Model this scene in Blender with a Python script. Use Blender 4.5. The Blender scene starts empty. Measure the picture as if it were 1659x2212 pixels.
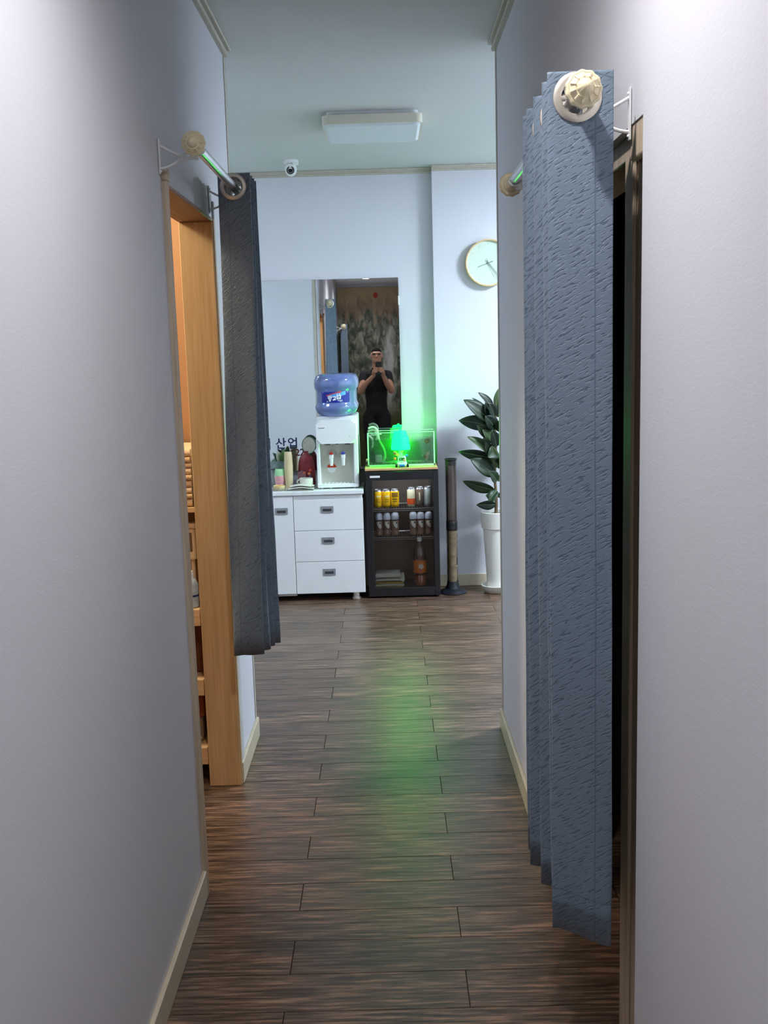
import bpy, bmesh, math, random
from mathutils import Vector, Matrix
random.seed(7)
scene = bpy.context.scene
C = scene.collection
PI = math.pi

# ---------------------------------------------------------------- camera, world, exposure
CAM_H = 1.57
F_PX, PITCH, YAW, ROLL = 2237.5, .1544, -.0044, .0287
cam_d = bpy.data.cameras.new('camera')
cam = bpy.data.objects.new('camera', cam_d)
C.objects.link(cam)
cam_d.sensor_fit = 'VERTICAL'
cam_d.sensor_height = 36.0
cam_d.lens = 36.0 * F_PX / 2212.0
cam_d.clip_start = .02
fw = Vector((math.sin(YAW) * math.cos(PITCH), math.cos(YAW) * math.cos(PITCH), -math.sin(PITCH)))
rt = Vector((math.cos(YAW), -math.sin(YAW), 0))
up = rt.cross(fw)
# the phone is rolled a little clockwise
r2 = rt * math.cos(ROLL) - up * math.sin(ROLL)
u2 = rt * math.sin(ROLL) + up * math.cos(ROLL)
M = Matrix((r2, u2, -fw)).transposed().to_4x4()
M.translation = Vector((0, 0, CAM_H))
cam.matrix_world = M
scene.camera = cam

world = bpy.data.worlds.new('world')
scene.world = world
world.use_nodes = True
world.node_tree.nodes['Background'].inputs[0].default_value = (.6, .7, 1, 1)
world.node_tree.nodes['Background'].inputs[1].default_value = .02
vs = scene.view_settings
vs.view_transform = 'Standard'
vs.look = 'None'
vs.exposure = 0.1
vs.gamma = 1.0
vs.use_curve_mapping = False
cy = scene.cycles
cy.max_bounces = 7; cy.diffuse_bounces = 4; cy.glossy_bounces = 3; cy.transmission_bounces = 3; cy.transparent_max_bounces = 10
cy.caustics_reflective = False; cy.caustics_refractive = False
cy.use_adaptive_sampling = True; cy.adaptive_threshold = .05
cy.use_denoising = True

ROOM_LIGHT = 200.0       # glow of the lit ceiling fixture in the far room
DOWN_LIGHT = 80.0       # recessed corridor lamps, watts
WARM_LIGHT = 55.0       # lamp of the side room, watts
GREEN_LIGHT = 38.0       # glow of the small table lamp's shade

# ---------------------------------------------------------------- room measures
XL, XR = -.575, .455            # corridor wall faces
WT = .105                       # partition thickness
YL, YR = 4.129, 4.153           # corridor mouth
H = 2.714                       # ceiling
D = 6.859                       # mirror wall
YP, XP = 6.786, .331            # pier face, pier edge
YE = -1.5                       # corridor end behind the photographer
RX0, RX1 = -2.4, 3.1            # far room

# ---------------------------------------------------------------- materials
def srgb(r, g, b):
    f = lambda c: c / 12.92 if c <= .04045 else ((c + .055) / 1.055) ** 2.4
    return (f(r / 255), f(g / 255), f(b / 255), 1)

MATS = {}
def mat(name, col, rough=.5, metal=0, spec=.5, emit=0, emit_col=None, noise=None, bump=None, coat=0, sheen=0):
    """noise=(scale, amount): mottled tone; bump=(scale, strength)"""
    if name in MATS: return MATS[name]
    m = bpy.data.materials.new(name); m.use_nodes = True
    nt = m.node_tree; b = nt.nodes['Principled BSDF']
    b.inputs['Base Color'].default_value = col
    b.inputs['Roughness'].default_value = rough
    b.inputs['Metallic'].default_value = metal
    b.inputs['Specular IOR Level'].default_value = spec
    if coat: b.inputs['Coat Weight'].default_value = coat
    if sheen: b.inputs['Sheen Weight'].default_value = sheen
    if emit:
        b.inputs['Emission Color'].default_value = emit_col or col
        b.inputs['Emission Strength'].default_value = emit
    if noise or bump:
        tc = nt.nodes.new('ShaderNodeTexCoord')
    if noise:
        n = nt.nodes.new('ShaderNodeTexNoise'); n.inputs['Scale'].default_value = noise[0]; n.inputs['Detail'].default_value = 6
        nt.links.new(tc.outputs['Object'], n.inputs['Vector'])
        mr = nt.nodes.new('ShaderNodeMapRange'); mr.inputs[3].default_value = 1 - noise[1]; mr.inputs[4].default_value = 1 + noise[1]
        mr.inputs[1].default_value = .3; mr.inputs[2].default_value = .7
        nt.links.new(n.outputs['Fac'], mr.inputs[0])
        mx = nt.nodes.new('ShaderNodeMix'); mx.data_type = 'RGBA'; mx.blend_type = 'MULTIPLY'; mx.inputs[0].default_value = 1
        mx.inputs[6].default_value = col
        nt.links.new(mr.outputs[0], mx.inputs[7]); nt.links.new(mx.outputs[2], b.inputs['Base Color'])
    if bump:
        n = nt.nodes.new('ShaderNodeTexNoise'); n.inputs['Scale'].default_value = bump[0]; n.inputs['Detail'].default_value = 5
        nt.links.new(tc.outputs['Object'], n.inputs['Vector'])
        bp = nt.nodes.new('ShaderNodeBump'); bp.inputs['Strength'].default_value = bump[1]; bp.inputs['Distance'].default_value = .01
        nt.links.new(n.outputs['Fac'], bp.inputs['Height']); nt.links.new(bp.outputs[0], b.inputs['Normal'])
    MATS[name] = m
    return m

def glassy(name, tint, gloss=.08, rough=.02, body=None, body_amt=0):
    """thin clear sheet: tinted see-through with a fresnel sheen, optional milky body"""
    m = bpy.data.materials.new(name); m.use_nodes = True
    nt = m.node_tree; nt.nodes.remove(nt.nodes['Principled BSDF'])
    out = nt.nodes['Material Output']
    tr = nt.nodes.new('ShaderNodeBsdfTransparent'); tr.inputs[0].default_value = tint
    gl = nt.nodes.new('ShaderNodeBsdfGlossy'); gl.inputs['Roughness'].default_value = rough
    fr = nt.nodes.new('ShaderNodeFresnel'); fr.inputs[0].default_value = 1.45
    ad = nt.nodes.new('ShaderNodeMath'); ad.operation = 'ADD'; ad.use_clamp = True; ad.inputs[1].default_value = gloss - .04
    nt.links.new(fr.outputs[0], ad.inputs[0])
    mx = nt.nodes.new('ShaderNodeMixShader')
    last = tr.outputs[0]
    if body:
        df = nt.nodes.new('ShaderNodeBsdfDiffuse'); df.inputs[0].default_value = body
        m2 = nt.nodes.new('ShaderNodeMixShader'); m2.inputs[0].default_value = body_amt
        nt.links.new(tr.outputs[0], m2.inputs[1]); nt.links.new(df.outputs[0], m2.inputs[2])
        last = m2.outputs[0]
    nt.links.new(ad.outputs[0], mx.inputs[0]); nt.links.new(last, mx.inputs[1]); nt.links.new(gl.outputs[0], mx.inputs[2])
    nt.links.new(mx.outputs[0], out.inputs['Surface'])
    return m

def N(nt, typ, **kw):
    n = nt.nodes.new(typ)
    for k, v in kw.items(): setattr(n, k, v)
    return n

def wallpaper(name, col):
    m = bpy.data.materials.new(name); m.use_nodes = True
    nt = m.node_tree; b = nt.nodes['Principled BSDF']; L = nt.links.new
    b.inputs['Roughness'].default_value = .75; b.inputs['Specular IOR Level'].default_value = .25
    tc = N(nt, 'ShaderNodeTexCoord'); mp = N(nt, 'ShaderNodeMapping'); mp.inputs['Scale'].default_value = (60, 60, 220)
    L(tc.outputs['Object'], mp.inputs[0])
    n = N(nt, 'ShaderNodeTexNoise'); n.inputs['Scale'].default_value = 1; n.inputs['Detail'].default_value = 4
    L(mp.outputs[0], n.inputs[0])
    n2 = N(nt, 'ShaderNodeTexNoise'); n2.inputs['Scale'].default_value = 1.3; n2.inputs['Detail'].default_value = 3
    L(tc.outputs['Object'], n2.inputs[0])
    mr = N(nt, 'ShaderNodeMapRange'); mr.inputs[1].default_value = .3; mr.inputs[2].default_value = .7; mr.inputs[3].default_value = .97; mr.inputs[4].default_value = 1.03
    L(n2.outputs['Fac'], mr.inputs[0])
    mx = N(nt, 'ShaderNodeMix', data_type='RGBA', blend_type='MULTIPLY'); mx.inputs[0].default_value = 1; mx.inputs[6].default_value = col
    L(mr.outputs[0], mx.inputs[7]); L(mx.outputs[2], b.inputs['Base Color'])
    bp = N(nt, 'ShaderNodeBump'); bp.inputs['Strength'].default_value = .07; bp.inputs['Distance'].default_value = .004
    L(n.outputs['Fac'], bp.inputs['Height']); L(bp.outputs[0], b.inputs['Normal'])
    return m

def plank_wood(name):
    m = bpy.data.materials.new(name); m.use_nodes = True
    nt = m.node_tree; b = nt.nodes['Principled BSDF']; L = nt.links.new
    tc = N(nt, 'ShaderNodeTexCoord'); oi = N(nt, 'ShaderNodeObjectInfo')
    sh = N(nt, 'ShaderNodeVectorMath', operation='SCALE'); sh.inputs[3].default_value = 37
    cb = N(nt, 'ShaderNodeCombineXYZ'); L(oi.outputs['Random'], cb.inputs[0]); L(oi.outputs['Random'], cb.inputs[1]); L(cb.outputs[0], sh.inputs[0])
    ad = N(nt, 'ShaderNodeVectorMath', operation='ADD'); L(tc.outputs['Object'], ad.inputs[0]); L(sh.outputs[0], ad.inputs[1])
    mp = N(nt, 'ShaderNodeMapping'); mp.inputs['Scale'].default_value = (6, 95, 1); L(ad.outputs[0], mp.inputs[0])
    n1 = N(nt, 'ShaderNodeTexNoise'); n1.inputs['Scale'].default_value = 1; n1.inputs['Detail'].default_value = 8; n1.inputs['Roughness'].default_value = .65
    L(mp.outputs[0], n1.inputs[0])
    mp2 = N(nt, 'ShaderNodeMapping'); mp2.inputs['Scale'].default_value = (2.2, 22, 1); L(ad.outputs[0], mp2.inputs[0])
    n2 = N(nt, 'ShaderNodeTexNoise'); n2.inputs['Scale'].default_value = 1; n2.inputs['Detail'].default_value = 4
    L(mp2.outputs[0], n2.inputs[0])
    r1 = N(nt, 'ShaderNodeValToRGB'); L(n1.outputs['Fac'], r1.inputs[0])
    e = r1.color_ramp.elements
    e[0].position = .36; e[0].color = (.030, .0165, .0115, 1)
    e[1].position = .66; e[1].color = (.31, .185, .118, 1)
    k = e.new(.5); k.color = (.098, .058, .038, 1)
    mr = N(nt, 'ShaderNodeMapRange'); mr.inputs[1].default_value = .3; mr.inputs[2].default_value = .7; mr.inputs[3].default_value = .7; mr.inputs[4].default_value = 1.3
    L(n2.outputs['Fac'], mr.inputs[0])
    mr2 = N(nt, 'ShaderNodeMapRange'); mr2.inputs[3].default_value = .8; mr2.inputs[4].default_value = 1.2; L(oi.outputs['Random'], mr2.inputs[0])
    mu = N(nt, 'ShaderNodeMath', operation='MULTIPLY'); L(mr.outputs[0], mu.inputs[0]); L(mr2.outputs[0], mu.inputs[1])
    mx = N(nt, 'ShaderNodeMix', data_type='RGBA', blend_type='MULTIPLY'); mx.inputs[0].default_value = 1
    L(r1.outputs[0], mx.inputs[6]); L(mu.outputs[0], mx.inputs[7]); L(mx.outputs[2], b.inputs['Base Color'])
    rr = N(nt, 'ShaderNodeMapRange'); rr.inputs[3].default_value = .26; rr.inputs[4].default_value = .42; L(n1.outputs['Fac'], rr.inputs[0])
    L(rr.outputs[0], b.inputs['Roughness'])
    b.inputs['Specular IOR Level'].default_value = .7
    bp = N(nt, 'ShaderNodeBump'); bp.inputs['Strength'].default_value = .4; bp.inputs['Distance'].default_value = .002
    L(n1.outputs['Fac'], bp.inputs['Height']); L(bp.outputs[0], b.inputs['Normal'])
    return m

def grain_wood(name, c0, c1, axis='Z', rough=.5):
    m = bpy.data.materials.new(name); m.use_nodes = True
    nt = m.node_tree; b = nt.nodes['Principled BSDF']; L = nt.links.new
    b.inputs['Roughness'].default_value = rough
    tc = N(nt, 'ShaderNodeTexCoord'); mp = N(nt, 'ShaderNodeMapping')
    mp.inputs['Scale'].default_value = {'Z': (90, 90, 4), 'X': (4, 90, 90), 'Y': (90, 4, 90)}[axis]
    L(tc.outputs['Object'], mp.inputs[0])
    n = N(nt, 'ShaderNodeTexNoise'); n.inputs['Scale'].default_value = 1; n.inputs['Detail'].default_value = 6; n.inputs['Distortion'].default_value = .4
    L(mp.outputs[0], n.inputs[0])
    r = N(nt, 'ShaderNodeValToRGB'); r.color_ramp.elements[0].color = c0; r.color_ramp.elements[1].color = c1
    r.color_ramp.elements[0].position = .32; r.color_ramp.elements[1].position = .68
    L(n.outputs['Fac'], r.inputs[0]); L(r.outputs[0], b.inputs['Base Color'])
    bp = N(nt, 'ShaderNodeBump'); bp.inputs['Strength'].default_value = .1; bp.inputs['Distance'].default_value = .002
    L(n.outputs['Fac'], bp.inputs['Height']); L(bp.outputs[0], b.inputs['Normal'])
    return m

def curtain_cloth(name):
    """blue-grey cloth with slanting embossed dashes; uv in metres"""
    m = bpy.data.materials.new(name); m.use_nodes = True
    nt = m.node_tree; b = nt.nodes['Principled BSDF']; L = nt.links.new
    b.inputs['Roughness'].default_value = .48; b.inputs['Specular IOR Level'].default_value = .35
    b.inputs['Sheen Weight'].default_value = .25
    uv = N(nt, 'ShaderNodeUVMap')
    mp = N(nt, 'ShaderNodeMapping'); mp.inputs['Rotation'].default_value = (0, 0, math.radians(-40)); mp.inputs['Scale'].default_value = (1, 1, 1)
    L(uv.outputs[0], mp.inputs[0])
    mp2 = N(nt, 'ShaderNodeMapping'); mp2.inputs['Scale'].default_value = (42, 270, 1); L(mp.outputs[0], mp2.inputs[0])
    n = N(nt, 'ShaderNodeTexNoise'); n.inputs['Scale'].default_value = 1; n.inputs['Detail'].default_value = 2; L(mp2.outputs[0], n.inputs[0])
    r = N(nt, 'ShaderNodeMapRange'); r.inputs[1].default_value = .54; r.inputs[2].default_value = .62; L(n.outputs['Fac'], r.inputs[0])
    n2 = N(nt, 'ShaderNodeTexNoise'); n2.inputs['Scale'].default_value = 900; L(uv.outputs[0], n2.inputs[0])
    # seam lines near the side hem and the bottom hem
    sx = N(nt, 'ShaderNodeSeparateXYZ'); L(uv.outputs[0], sx.inputs[0])
    def seam(sock, at, w=.0011):
        s = N(nt, 'ShaderNodeMath', operation='SUBTRACT'); s.inputs[1].default_value = at; L(sock, s.inputs[0])
        a = N(nt, 'ShaderNodeMath', operation='ABSOLUTE'); L(s.outputs[0], a.inputs[0])
        l = N(nt, 'ShaderNodeMath', operation='LESS_THAN'); l.inputs[1].default_value = w; L(a.outputs[0], l.inputs[0]); return l.outputs[0]
    ab = N(nt, 'ShaderNodeMath', operation='ABSOLUTE'); L(sx.outputs[0], ab.inputs[0]); s1 = seam(ab.outputs[0], .031); s2 = seam(sx.outputs[1], .085); s3 = seam(sx.outputs[1], 1.62)
    a1 = N(nt, 'ShaderNodeMath', operation='MAXIMUM'); L(s1, a1.inputs[0]); L(s2, a1.inputs[1])
    a2 = N(nt, 'ShaderNodeMath', operation='MAXIMUM'); L(a1.outputs[0], a2.inputs[0]); L(s3, a2.inputs[1])
    h = N(nt, 'ShaderNodeMath', operation='MAXIMUM'); L(r.outputs[0], h.inputs[0]); L(a2.outputs[0], h.inputs[1])
    mx = N(nt, 'ShaderNodeMix', data_type='RGBA'); mx.inputs[6].default_value = srgb(112, 130, 146); mx.inputs[7].default_value = srgb(88, 107, 124)
    L(h.outputs[0], mx.inputs[0]); L(mx.outputs[2], b.inputs['Base Color'])
    hh = N(nt, 'ShaderNodeMath', operation='MULTIPLY_ADD'); hh.inputs[1].default_value = -1; L(h.outputs[0], hh.inputs[0])
    sc = N(nt, 'ShaderNodeMath', operation='MULTIPLY'); sc.inputs[1].default_value = .25; L(n2.outputs['Fac'], sc.inputs[0]); L(sc.outputs[0], hh.inputs[2])
    bp = N(nt, 'ShaderNodeBump'); bp.inputs['Strength'].default_value = .55; bp.inputs['Distance'].default_value = .0025
    L(hh.outputs[0], bp.inputs['Height']); L(bp.outputs[0], b.inputs['Normal'])
    return m

M_WALL = wallpaper('wallpaper_pale', srgb(213, 214, 220))
M_CEIL = mat('ceiling_paper', srgb(218, 221, 220), .8, bump=(90, .08), noise=(1.2, .03))
M_TRIM = mat('trim_cream', srgb(190, 182, 168), .45, noise=(30, .06))
M_TRIMW = mat('trim_white', srgb(205, 208, 206), .4)
M_BASE = mat('baseboard_cream', srgb(206, 194, 168), .35, noise=(18, .05))
M_PLANK = plank_wood('floor_planks')
M_SLAB = mat('slab_dark', (.02, .015, .012, 1), .8, noise=(10, .1))
M_OAK = grain_wood('oak_frame', srgb(190, 156, 110), srgb(208, 176, 130))
M_OAKX = grain_wood('oak_board', srgb(182, 136, 90), srgb(214, 172, 126), 'X')
M_CASE = grain_wood('casing_pale', srgb(178, 160, 136), srgb(206, 190, 166))
M_CLOTH = curtain_cloth('curtain_cloth')
M_CHROME = mat('chrome', (.66, .66, .68, 1), .30, 1)
M_SATIN = mat('satin_metal', (.74, .69, .60, 1), .36, .75, noise=(60, .06))
M_CREAM = mat('finial_cream', srgb(226, 214, 178), .42, noise=(40, .06), coat=.2)
M_WHITE = mat('white_plastic', srgb(236, 239, 238), .35, noise=(20, .01))
M_WHITEM = mat('white_lacquer', srgb(238, 241, 240), .3, noise=(12, .015))
M_BLACK = mat('black_plastic', (.012, .012, .013, 1), .35, noise=(25, .15))
M_DARK = mat('dark_grey', (.05, .05, .055, 1), .4, noise=(25, .1))
M_GREYM = mat('grey_metal', srgb(150, 152, 156), .4, .2, noise=(50, .1))

# ---------------------------------------------------------------- mesh helpers
def bm_new(): return bmesh.new()

def box(bm, x0, x1, y0, y1, z0, z1, bev=0, seg=2, mi=0):
    vs_ = [bm.verts.new((x, y, z)) for x in (x0, x1) for y in (y0, y1) for z in (z0, z1)]
    fs = [(0, 1, 3, 2), (4, 6, 7, 5), (0, 4, 5, 1), (2, 3, 7, 6), (0, 2, 6, 4), (1, 5, 7, 3)]
    new = []
    for f in fs:
        fc = bm.faces.new([vs_[i] for i in f]); fc.material_index = mi; new.append(fc)
    if bev:
        ed = list({e for f in new for e in f.edges})
        bmesh.ops.bevel(bm, geom=ed, offset=bev, segments=seg, profile=.5, affect='EDGES', clamp_overlap=True)
    return bm

def lathe(bm, prof, c=(0, 0, 0), seg=24, axis='Z', mi=0, flute=0, nfl=0):
    """prof: list of (radius, height); axis the direction of height"""
    c = Vector(c); rings = []
    for r, h in prof:
        ring = []
        if r < 1e-6:
            ring = [bm.verts.new(_ax(c, 0, 0, h, axis))]
        else:
            for i in range(seg):
                a = 2 * PI * i / seg
                rr = r * (1 + flute * math.cos(nfl * a)) if nfl else r
                ring.append(bm.verts.new(_ax(c, rr * math.cos(a), rr * math.sin(a), h, axis)))
        rings.append(ring)
    for a, b in zip(rings[:-1], rings[1:]):
        for i in range(seg):
            j = (i + 1) % seg
            if len(a) == 1 and len(b) == 1: continue
            if len(a) == 1: f = [a[0], b[j], b[i]]
            elif len(b) == 1: f = [a[i], a[j], b[0]]
            else: f = [a[i], a[j], b[j], b[i]]
            fc = bm.faces.new(f); fc.material_index = mi
    for ring, flip in ((rings[0], True), (rings[-1], False)):
        if len(ring) > 2:
            fc = bm.faces.new(ring[::-1] if flip else ring); fc.material_index = mi
    return bm

def _ax(c, u, v, h, axis):
    if axis == 'Z': return c + Vector((u, v, h))
    if axis == 'Y': return c + Vector((-u, h, v))
    if axis == '-Y': return c + Vector((u, -h, v))
    if axis == 'X': return c + Vector((h, u, v))

def tube(bm, pts, r, seg=8, mi=0, closed=False):
    pts = [Vector(p) for p in pts]; n = len(pts); rings = []
    prev = None
    for i, p in enumerate(pts):
        if closed: d = pts[(i + 1) % n] - pts[i - 1]
        else: d = pts[min(i + 1, n - 1)] - pts[max(i - 1, 0)]
        d.normalize()
        if prev is None:
            a = Vector((0, 0, 1)) if abs(d.z) < .9 else Vector((1, 0, 0))
            u = d.cross(a).normalized()
        else:
            u = (prev - d * prev.dot(d)).normalized()
        prev = u; v = d.cross(u)
        rr = r[i] if isinstance(r, (list, tuple)) else r
        rings.append([bm.verts.new(p + (u * math.cos(2 * PI * k / seg) + v * math.sin(2 * PI * k / seg)) * rr) for k in range(seg)])
    m = n if closed else n - 1
    for i in range(m):
        a, b = rings[i], rings[(i + 1) % n]
        for k in range(seg):
            j = (k + 1) % seg
            f = bm.faces.new([a[k], a[j], b[j], b[k]]); f.material_index = mi
    if not closed:
        bm.faces.new(rings[0][::-1]); bm.faces.new(rings[-1])
    return bm

def torus(bm, c, R, r, axis='Y', seg=28, sub=10):
    pts = [_ax(Vector(c), R * math.cos(2 * PI * i / seg), R * math.sin(2 * PI * i / seg), 0, axis) for i in range(seg)]
    return tube(bm, pts, r, sub, closed=True)

def prism(bm, pts2, y0, y1, plane='XZ', mi=0):
    """outline (list of 2d points) extruded between y0 and y1"""
    if plane == 'XZ': P = lambda p, d: (p[0], d, p[1])
    elif plane == 'YZ': P = lambda p, d: (d, p[0], p[1])
    else: P = lambda p, d: (p[0], p[1], d)
    a = [bm.verts.new(P(p, y0)) for p in pts2]; b = [bm.verts.new(P(p, y1)) for p in pts2]
    n = len(pts2)
    fs = [bm.faces.new(a), bm.faces.new(b[::-1])]
    for i in range(n):
        j = (i + 1) % n
        fs.append(bm.faces.new([a[j], a[i], b[i], b[j]]))
    for f in fs: f.material_index = mi
    return bm

def rrect(x0, x1, z0, z1, r, seg=5):
    out = []
    for cx, cz, a0 in ((x1 - r, z1 - r, 0), (x0 + r, z1 - r, 90), (x0 + r, z0 + r, 180), (x1 - r, z0 + r, 270)):
        for i in range(seg + 1):
            a = math.radians(a0 + 90 * i / seg)
            out.append((cx + r * math.cos(a), cz + r * math.sin(a)))
    return out

def ball(bm, c, rx, ry=None, rz=None, seg=16, rings=10):
    ry = ry or rx; rz = rz or rx; cx_, cy_, cz_ = c
    top_ = bm.verts.new((cx_, cy_, cz_ + rz)); bot_ = bm.verts.new((cx_, cy_, cz_ - rz)); R_ = []
    for j in range(1, rings):
        p = PI * j / rings; sp_, cp_ = math.sin(p), math.cos(p)
        R_.append([bm.verts.new((cx_ + rx * sp_ * math.cos(2 * PI * i / seg), cy_ + ry * sp_ * math.sin(2 * PI * i / seg), cz_ + rz * cp_)) for i in range(seg)])
    for i in range(seg):
        k_ = (i + 1) % seg
        bm.faces.new([top_, R_[0][i], R_[0][k_]]); bm.faces.new([bot_, R_[-1][k_], R_[-1][i]])
        for a_, b_ in zip(R_[:-1], R_[1:]): bm.faces.new([a_[i], b_[i], b_[k_], a_[k_]])
    return bm

def worldpos(o):
    v = Vector((0, 0, 0))
    while o is not None:
        v += o.location; o = o.parent
    return v

def obj(name, bm, m, parent=None, smooth=False, origin=None, normals=True):
    """mesh built in world measures; becomes a child of parent in place"""
    if normals: bmesh.ops.recalc_face_normals(bm, faces=bm.faces[:])
    me = bpy.data.meshes.new(name)
    if parent is not None: off = worldpos(parent)
    elif origin == 'zero': off = Vector((0, 0, 0))
    elif origin is not None: off = Vector(origin)
    else:
        xs = [v.co.x for v in bm.verts]; ys = [v.co.y for v in bm.verts]; zs = [v.co.z for v in bm.verts]
        off = Vector(((min(xs) + max(xs)) / 2, (min(ys) + max(ys)) / 2, min(zs)))
    bmesh.ops.translate(bm, verts=bm.verts[:], vec=-off)
    bm.to_mesh(me); bm.free()
    ms = m if isinstance(m, (list, tuple)) else [m]
    for k in ms: me.materials.append(k)
    if smooth:
        me.polygons.foreach_set('use_smooth', [True] * len(me.polygons))
        try: me.set_sharp_from_angle(angle=math.radians(38))
        except Exception: pass
    o = bpy.data.objects.new(name, me); C.objects.link(o)
    if parent is not None: o.parent = parent
    else: o.location = off
    return o

def thing(name, label, cat, loc=(0, 0, 0), group=None):
    o = bpy.data.objects.new(name, None); C.objects.link(o); o.location = loc
    o.empty_display_size = .05
    return tag(o, label, cat, group)

def tag(o, label, cat, group=None):
    o['label'] = label; o['category'] = cat
    if group: o['group'] = group
    return o

def struct(name, bm, m, label=None, parent=None, smooth=False):
    o = obj(name, bm, m, parent, smooth, origin='zero' if parent is None else None)
    if parent is None: o['kind'] = 'structure'
    if label: o['label'] = label
    return o

def copy_thing(root, delta, label=None):
    r = root.copy(); C.objects.link(r); r.location = root.location + Vector(delta)
    if label: r['label'] = label
    for ch in root.children:
        c = ch.copy(); C.objects.link(c); c.parent = r
        for g in ch.children:
            d = g.copy(); C.objects.link(d); d.parent = c
    return r

def text_bm(body, size, origin, align='LEFT', shear=0, bold=0, mirror=False):
    """letters standing in the XZ plane facing -Y"""
    cu = bpy.data.curves.new('lettering', 'FONT'); cu.body = body; cu.size = size; cu.shear = shear; cu.align_x = align
    cu.offset = bold; cu.extrude = .0004
    o = bpy.data.objects.new('lettering', cu); C.objects.link(o)
    me = bpy.data.meshes.new_from_object(o.evaluated_get(bpy.context.evaluated_depsgraph_get()))
    bpy.data.objects.remove(o); bpy.data.curves.remove(cu)
    bm = bmesh.new(); bm.from_mesh(me); bpy.data.meshes.remove(me)
    R = Matrix.Translation(Vector(origin)) @ Matrix.Rotation(PI / 2, 4, 'X')
    bmesh.ops.transform(bm, matrix=R, verts=bm.verts[:])
    return bm

# ================================================================ STRUCTURE
bm = bm_new(); box(bm, RX0 - .1, RX1 + .1, YE - .1, D + .1, -.1, -.006)
floor = struct('floor', bm, M_SLAB, 'dark wood-look plank floor running through corridor and room')
PL, PW = .914, .1523
full = None
def plank_mesh(w):
    b = bm_new(); g = .0007
    box(b, g, w - g, g, PW - g, -.0058, 0)
    for v in b.verts:
        if v.co.z > -.001:
            v.co.x += .0006 if v.co.x < w / 2 else -.0006
            v.co.y += .0006 if v.co.y < PW / 2 else -.0006
    bmesh.ops.recalc_face_normals(b, faces=b.faces[:])
    me = bpy.data.meshes.new('plank'); b.to_mesh(me); b.free(); me.materials.append(M_PLANK); return me
full = plank_mesh(PL)
row0 = 4.188 - PW / 2
for k in range(-40, 18):
    y0 = row0 + k * PW
    if y0 < YE - .05 or y0 > D - .01: continue
    if y0 < 1.1: x_a, x_b = XL, XR
    elif y0 < 3.95: x_a, x_b = -1.75, 1.0
    else: x_a, x_b = -1.7, 1.85
    off = .164 if k % 2 == 0 else -.285
    n = math.floor((x_a - off) / PL)
    while True:
        a = off + n * PL; b_ = a + PL; n += 1
        if a >= x_b: break
        a2, b2 = max(a, x_a), min(b_, x_b)
        if b2 - a2 < .03: continue
        me = full if b2 - a2 > PL - .001 else plank_mesh(b2 - a2)
        o = bpy.data.objects.new('plank', me); C.objects.link(o); o.parent = floor
        o.location = (a2, y0, 0)

bm = bm_new(); box(bm, RX0 - .1, RX1 + .1, YE - .1, D + .1, H, H + .08)
struct('ceiling', bm, M_CEIL, 'plain pale ceiling over corridor and room')

LD0, LD1, LDZ = 2.870, 3.635, 2.032      # left doorway
RD0, RD1, RDZ = 1.858, 2.86, 1.958       # right doorway
def wall(name, boxes, label, m=None):
    b = bm_new()
    for q in boxes: box(b, *q)
    return struct(name, b, m or M_WALL, label)
wall('wall_left', [(XL - WT, XL, YE, LD0, 0, H), (XL - WT, XL, LD0, LD1, LDZ, H), (XL - WT, XL, LD1, YL, 0, H)], 'pale papered corridor wall with a lit doorway')
wall('wall_right', [(XR, XR + WT, YE, RD0, 0, H), (XR, XR + WT, RD0, RD1, RDZ, H), (XR, XR + WT, RD1, YR, 0, H)], 'pale papered corridor wall with a dark doorway')
wall('wall_back', [(RX0, RX1, D, D + .1, 0, H)], 'pale papered wall carrying the mirror')
wall('wall_pier', [(XP, 1.75, YP, D, 0, H)], 'shallow wall projection carrying the clock')
wall('wall_front_left', [(RX0, XL - WT, YL - .1, YL, 0, H)], 'room wall beside the corridor mouth, seen in the mirror')
wall('wall_front_right', [(XR + WT, RX1, YR - .1, YR, 0, H)], 'room wall on the far side of the corridor mouth')
wall('wall_room_left', [(RX0 - .1, RX0, 1.9, D + .1, 0, H)], 'end wall of the room')
wall('wall_room_right', [(RX1, RX1 + .1, YR - .1, D + .1, 0, H)], 'end wall of the room past the lit lamp')
M_WARMWALL = mat('side_room_paint', srgb(166, 124, 86), .8, noise=(3, .04))
wall('wall_side_room_near', [(RX0, XL - WT, 1.9, 2.0, 0, H)], 'near wall of the warm side room', M_WARMWALL)
wall('wall_side_room_back', [(RX0, XL - WT, YL - .12, YL - .1, 0, H)], 'warm coloured wall inside the side room', M_WARMWALL)
wall('wall_end', [(XL - WT, XR + WT, YE - .1, YE, 0, H)], 'corridor end wall behind the photographer')
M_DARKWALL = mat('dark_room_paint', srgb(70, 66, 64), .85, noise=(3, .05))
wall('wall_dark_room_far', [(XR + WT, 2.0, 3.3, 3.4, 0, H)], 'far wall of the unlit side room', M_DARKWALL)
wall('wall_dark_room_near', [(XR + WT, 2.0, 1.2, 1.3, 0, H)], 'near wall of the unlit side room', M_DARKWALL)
wall('wall_dark_room_side', [(2.0, 2.1, 1.2, 3.4, 0, H)], 'side wall of the unlit side room', M_DARKWALL)

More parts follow.
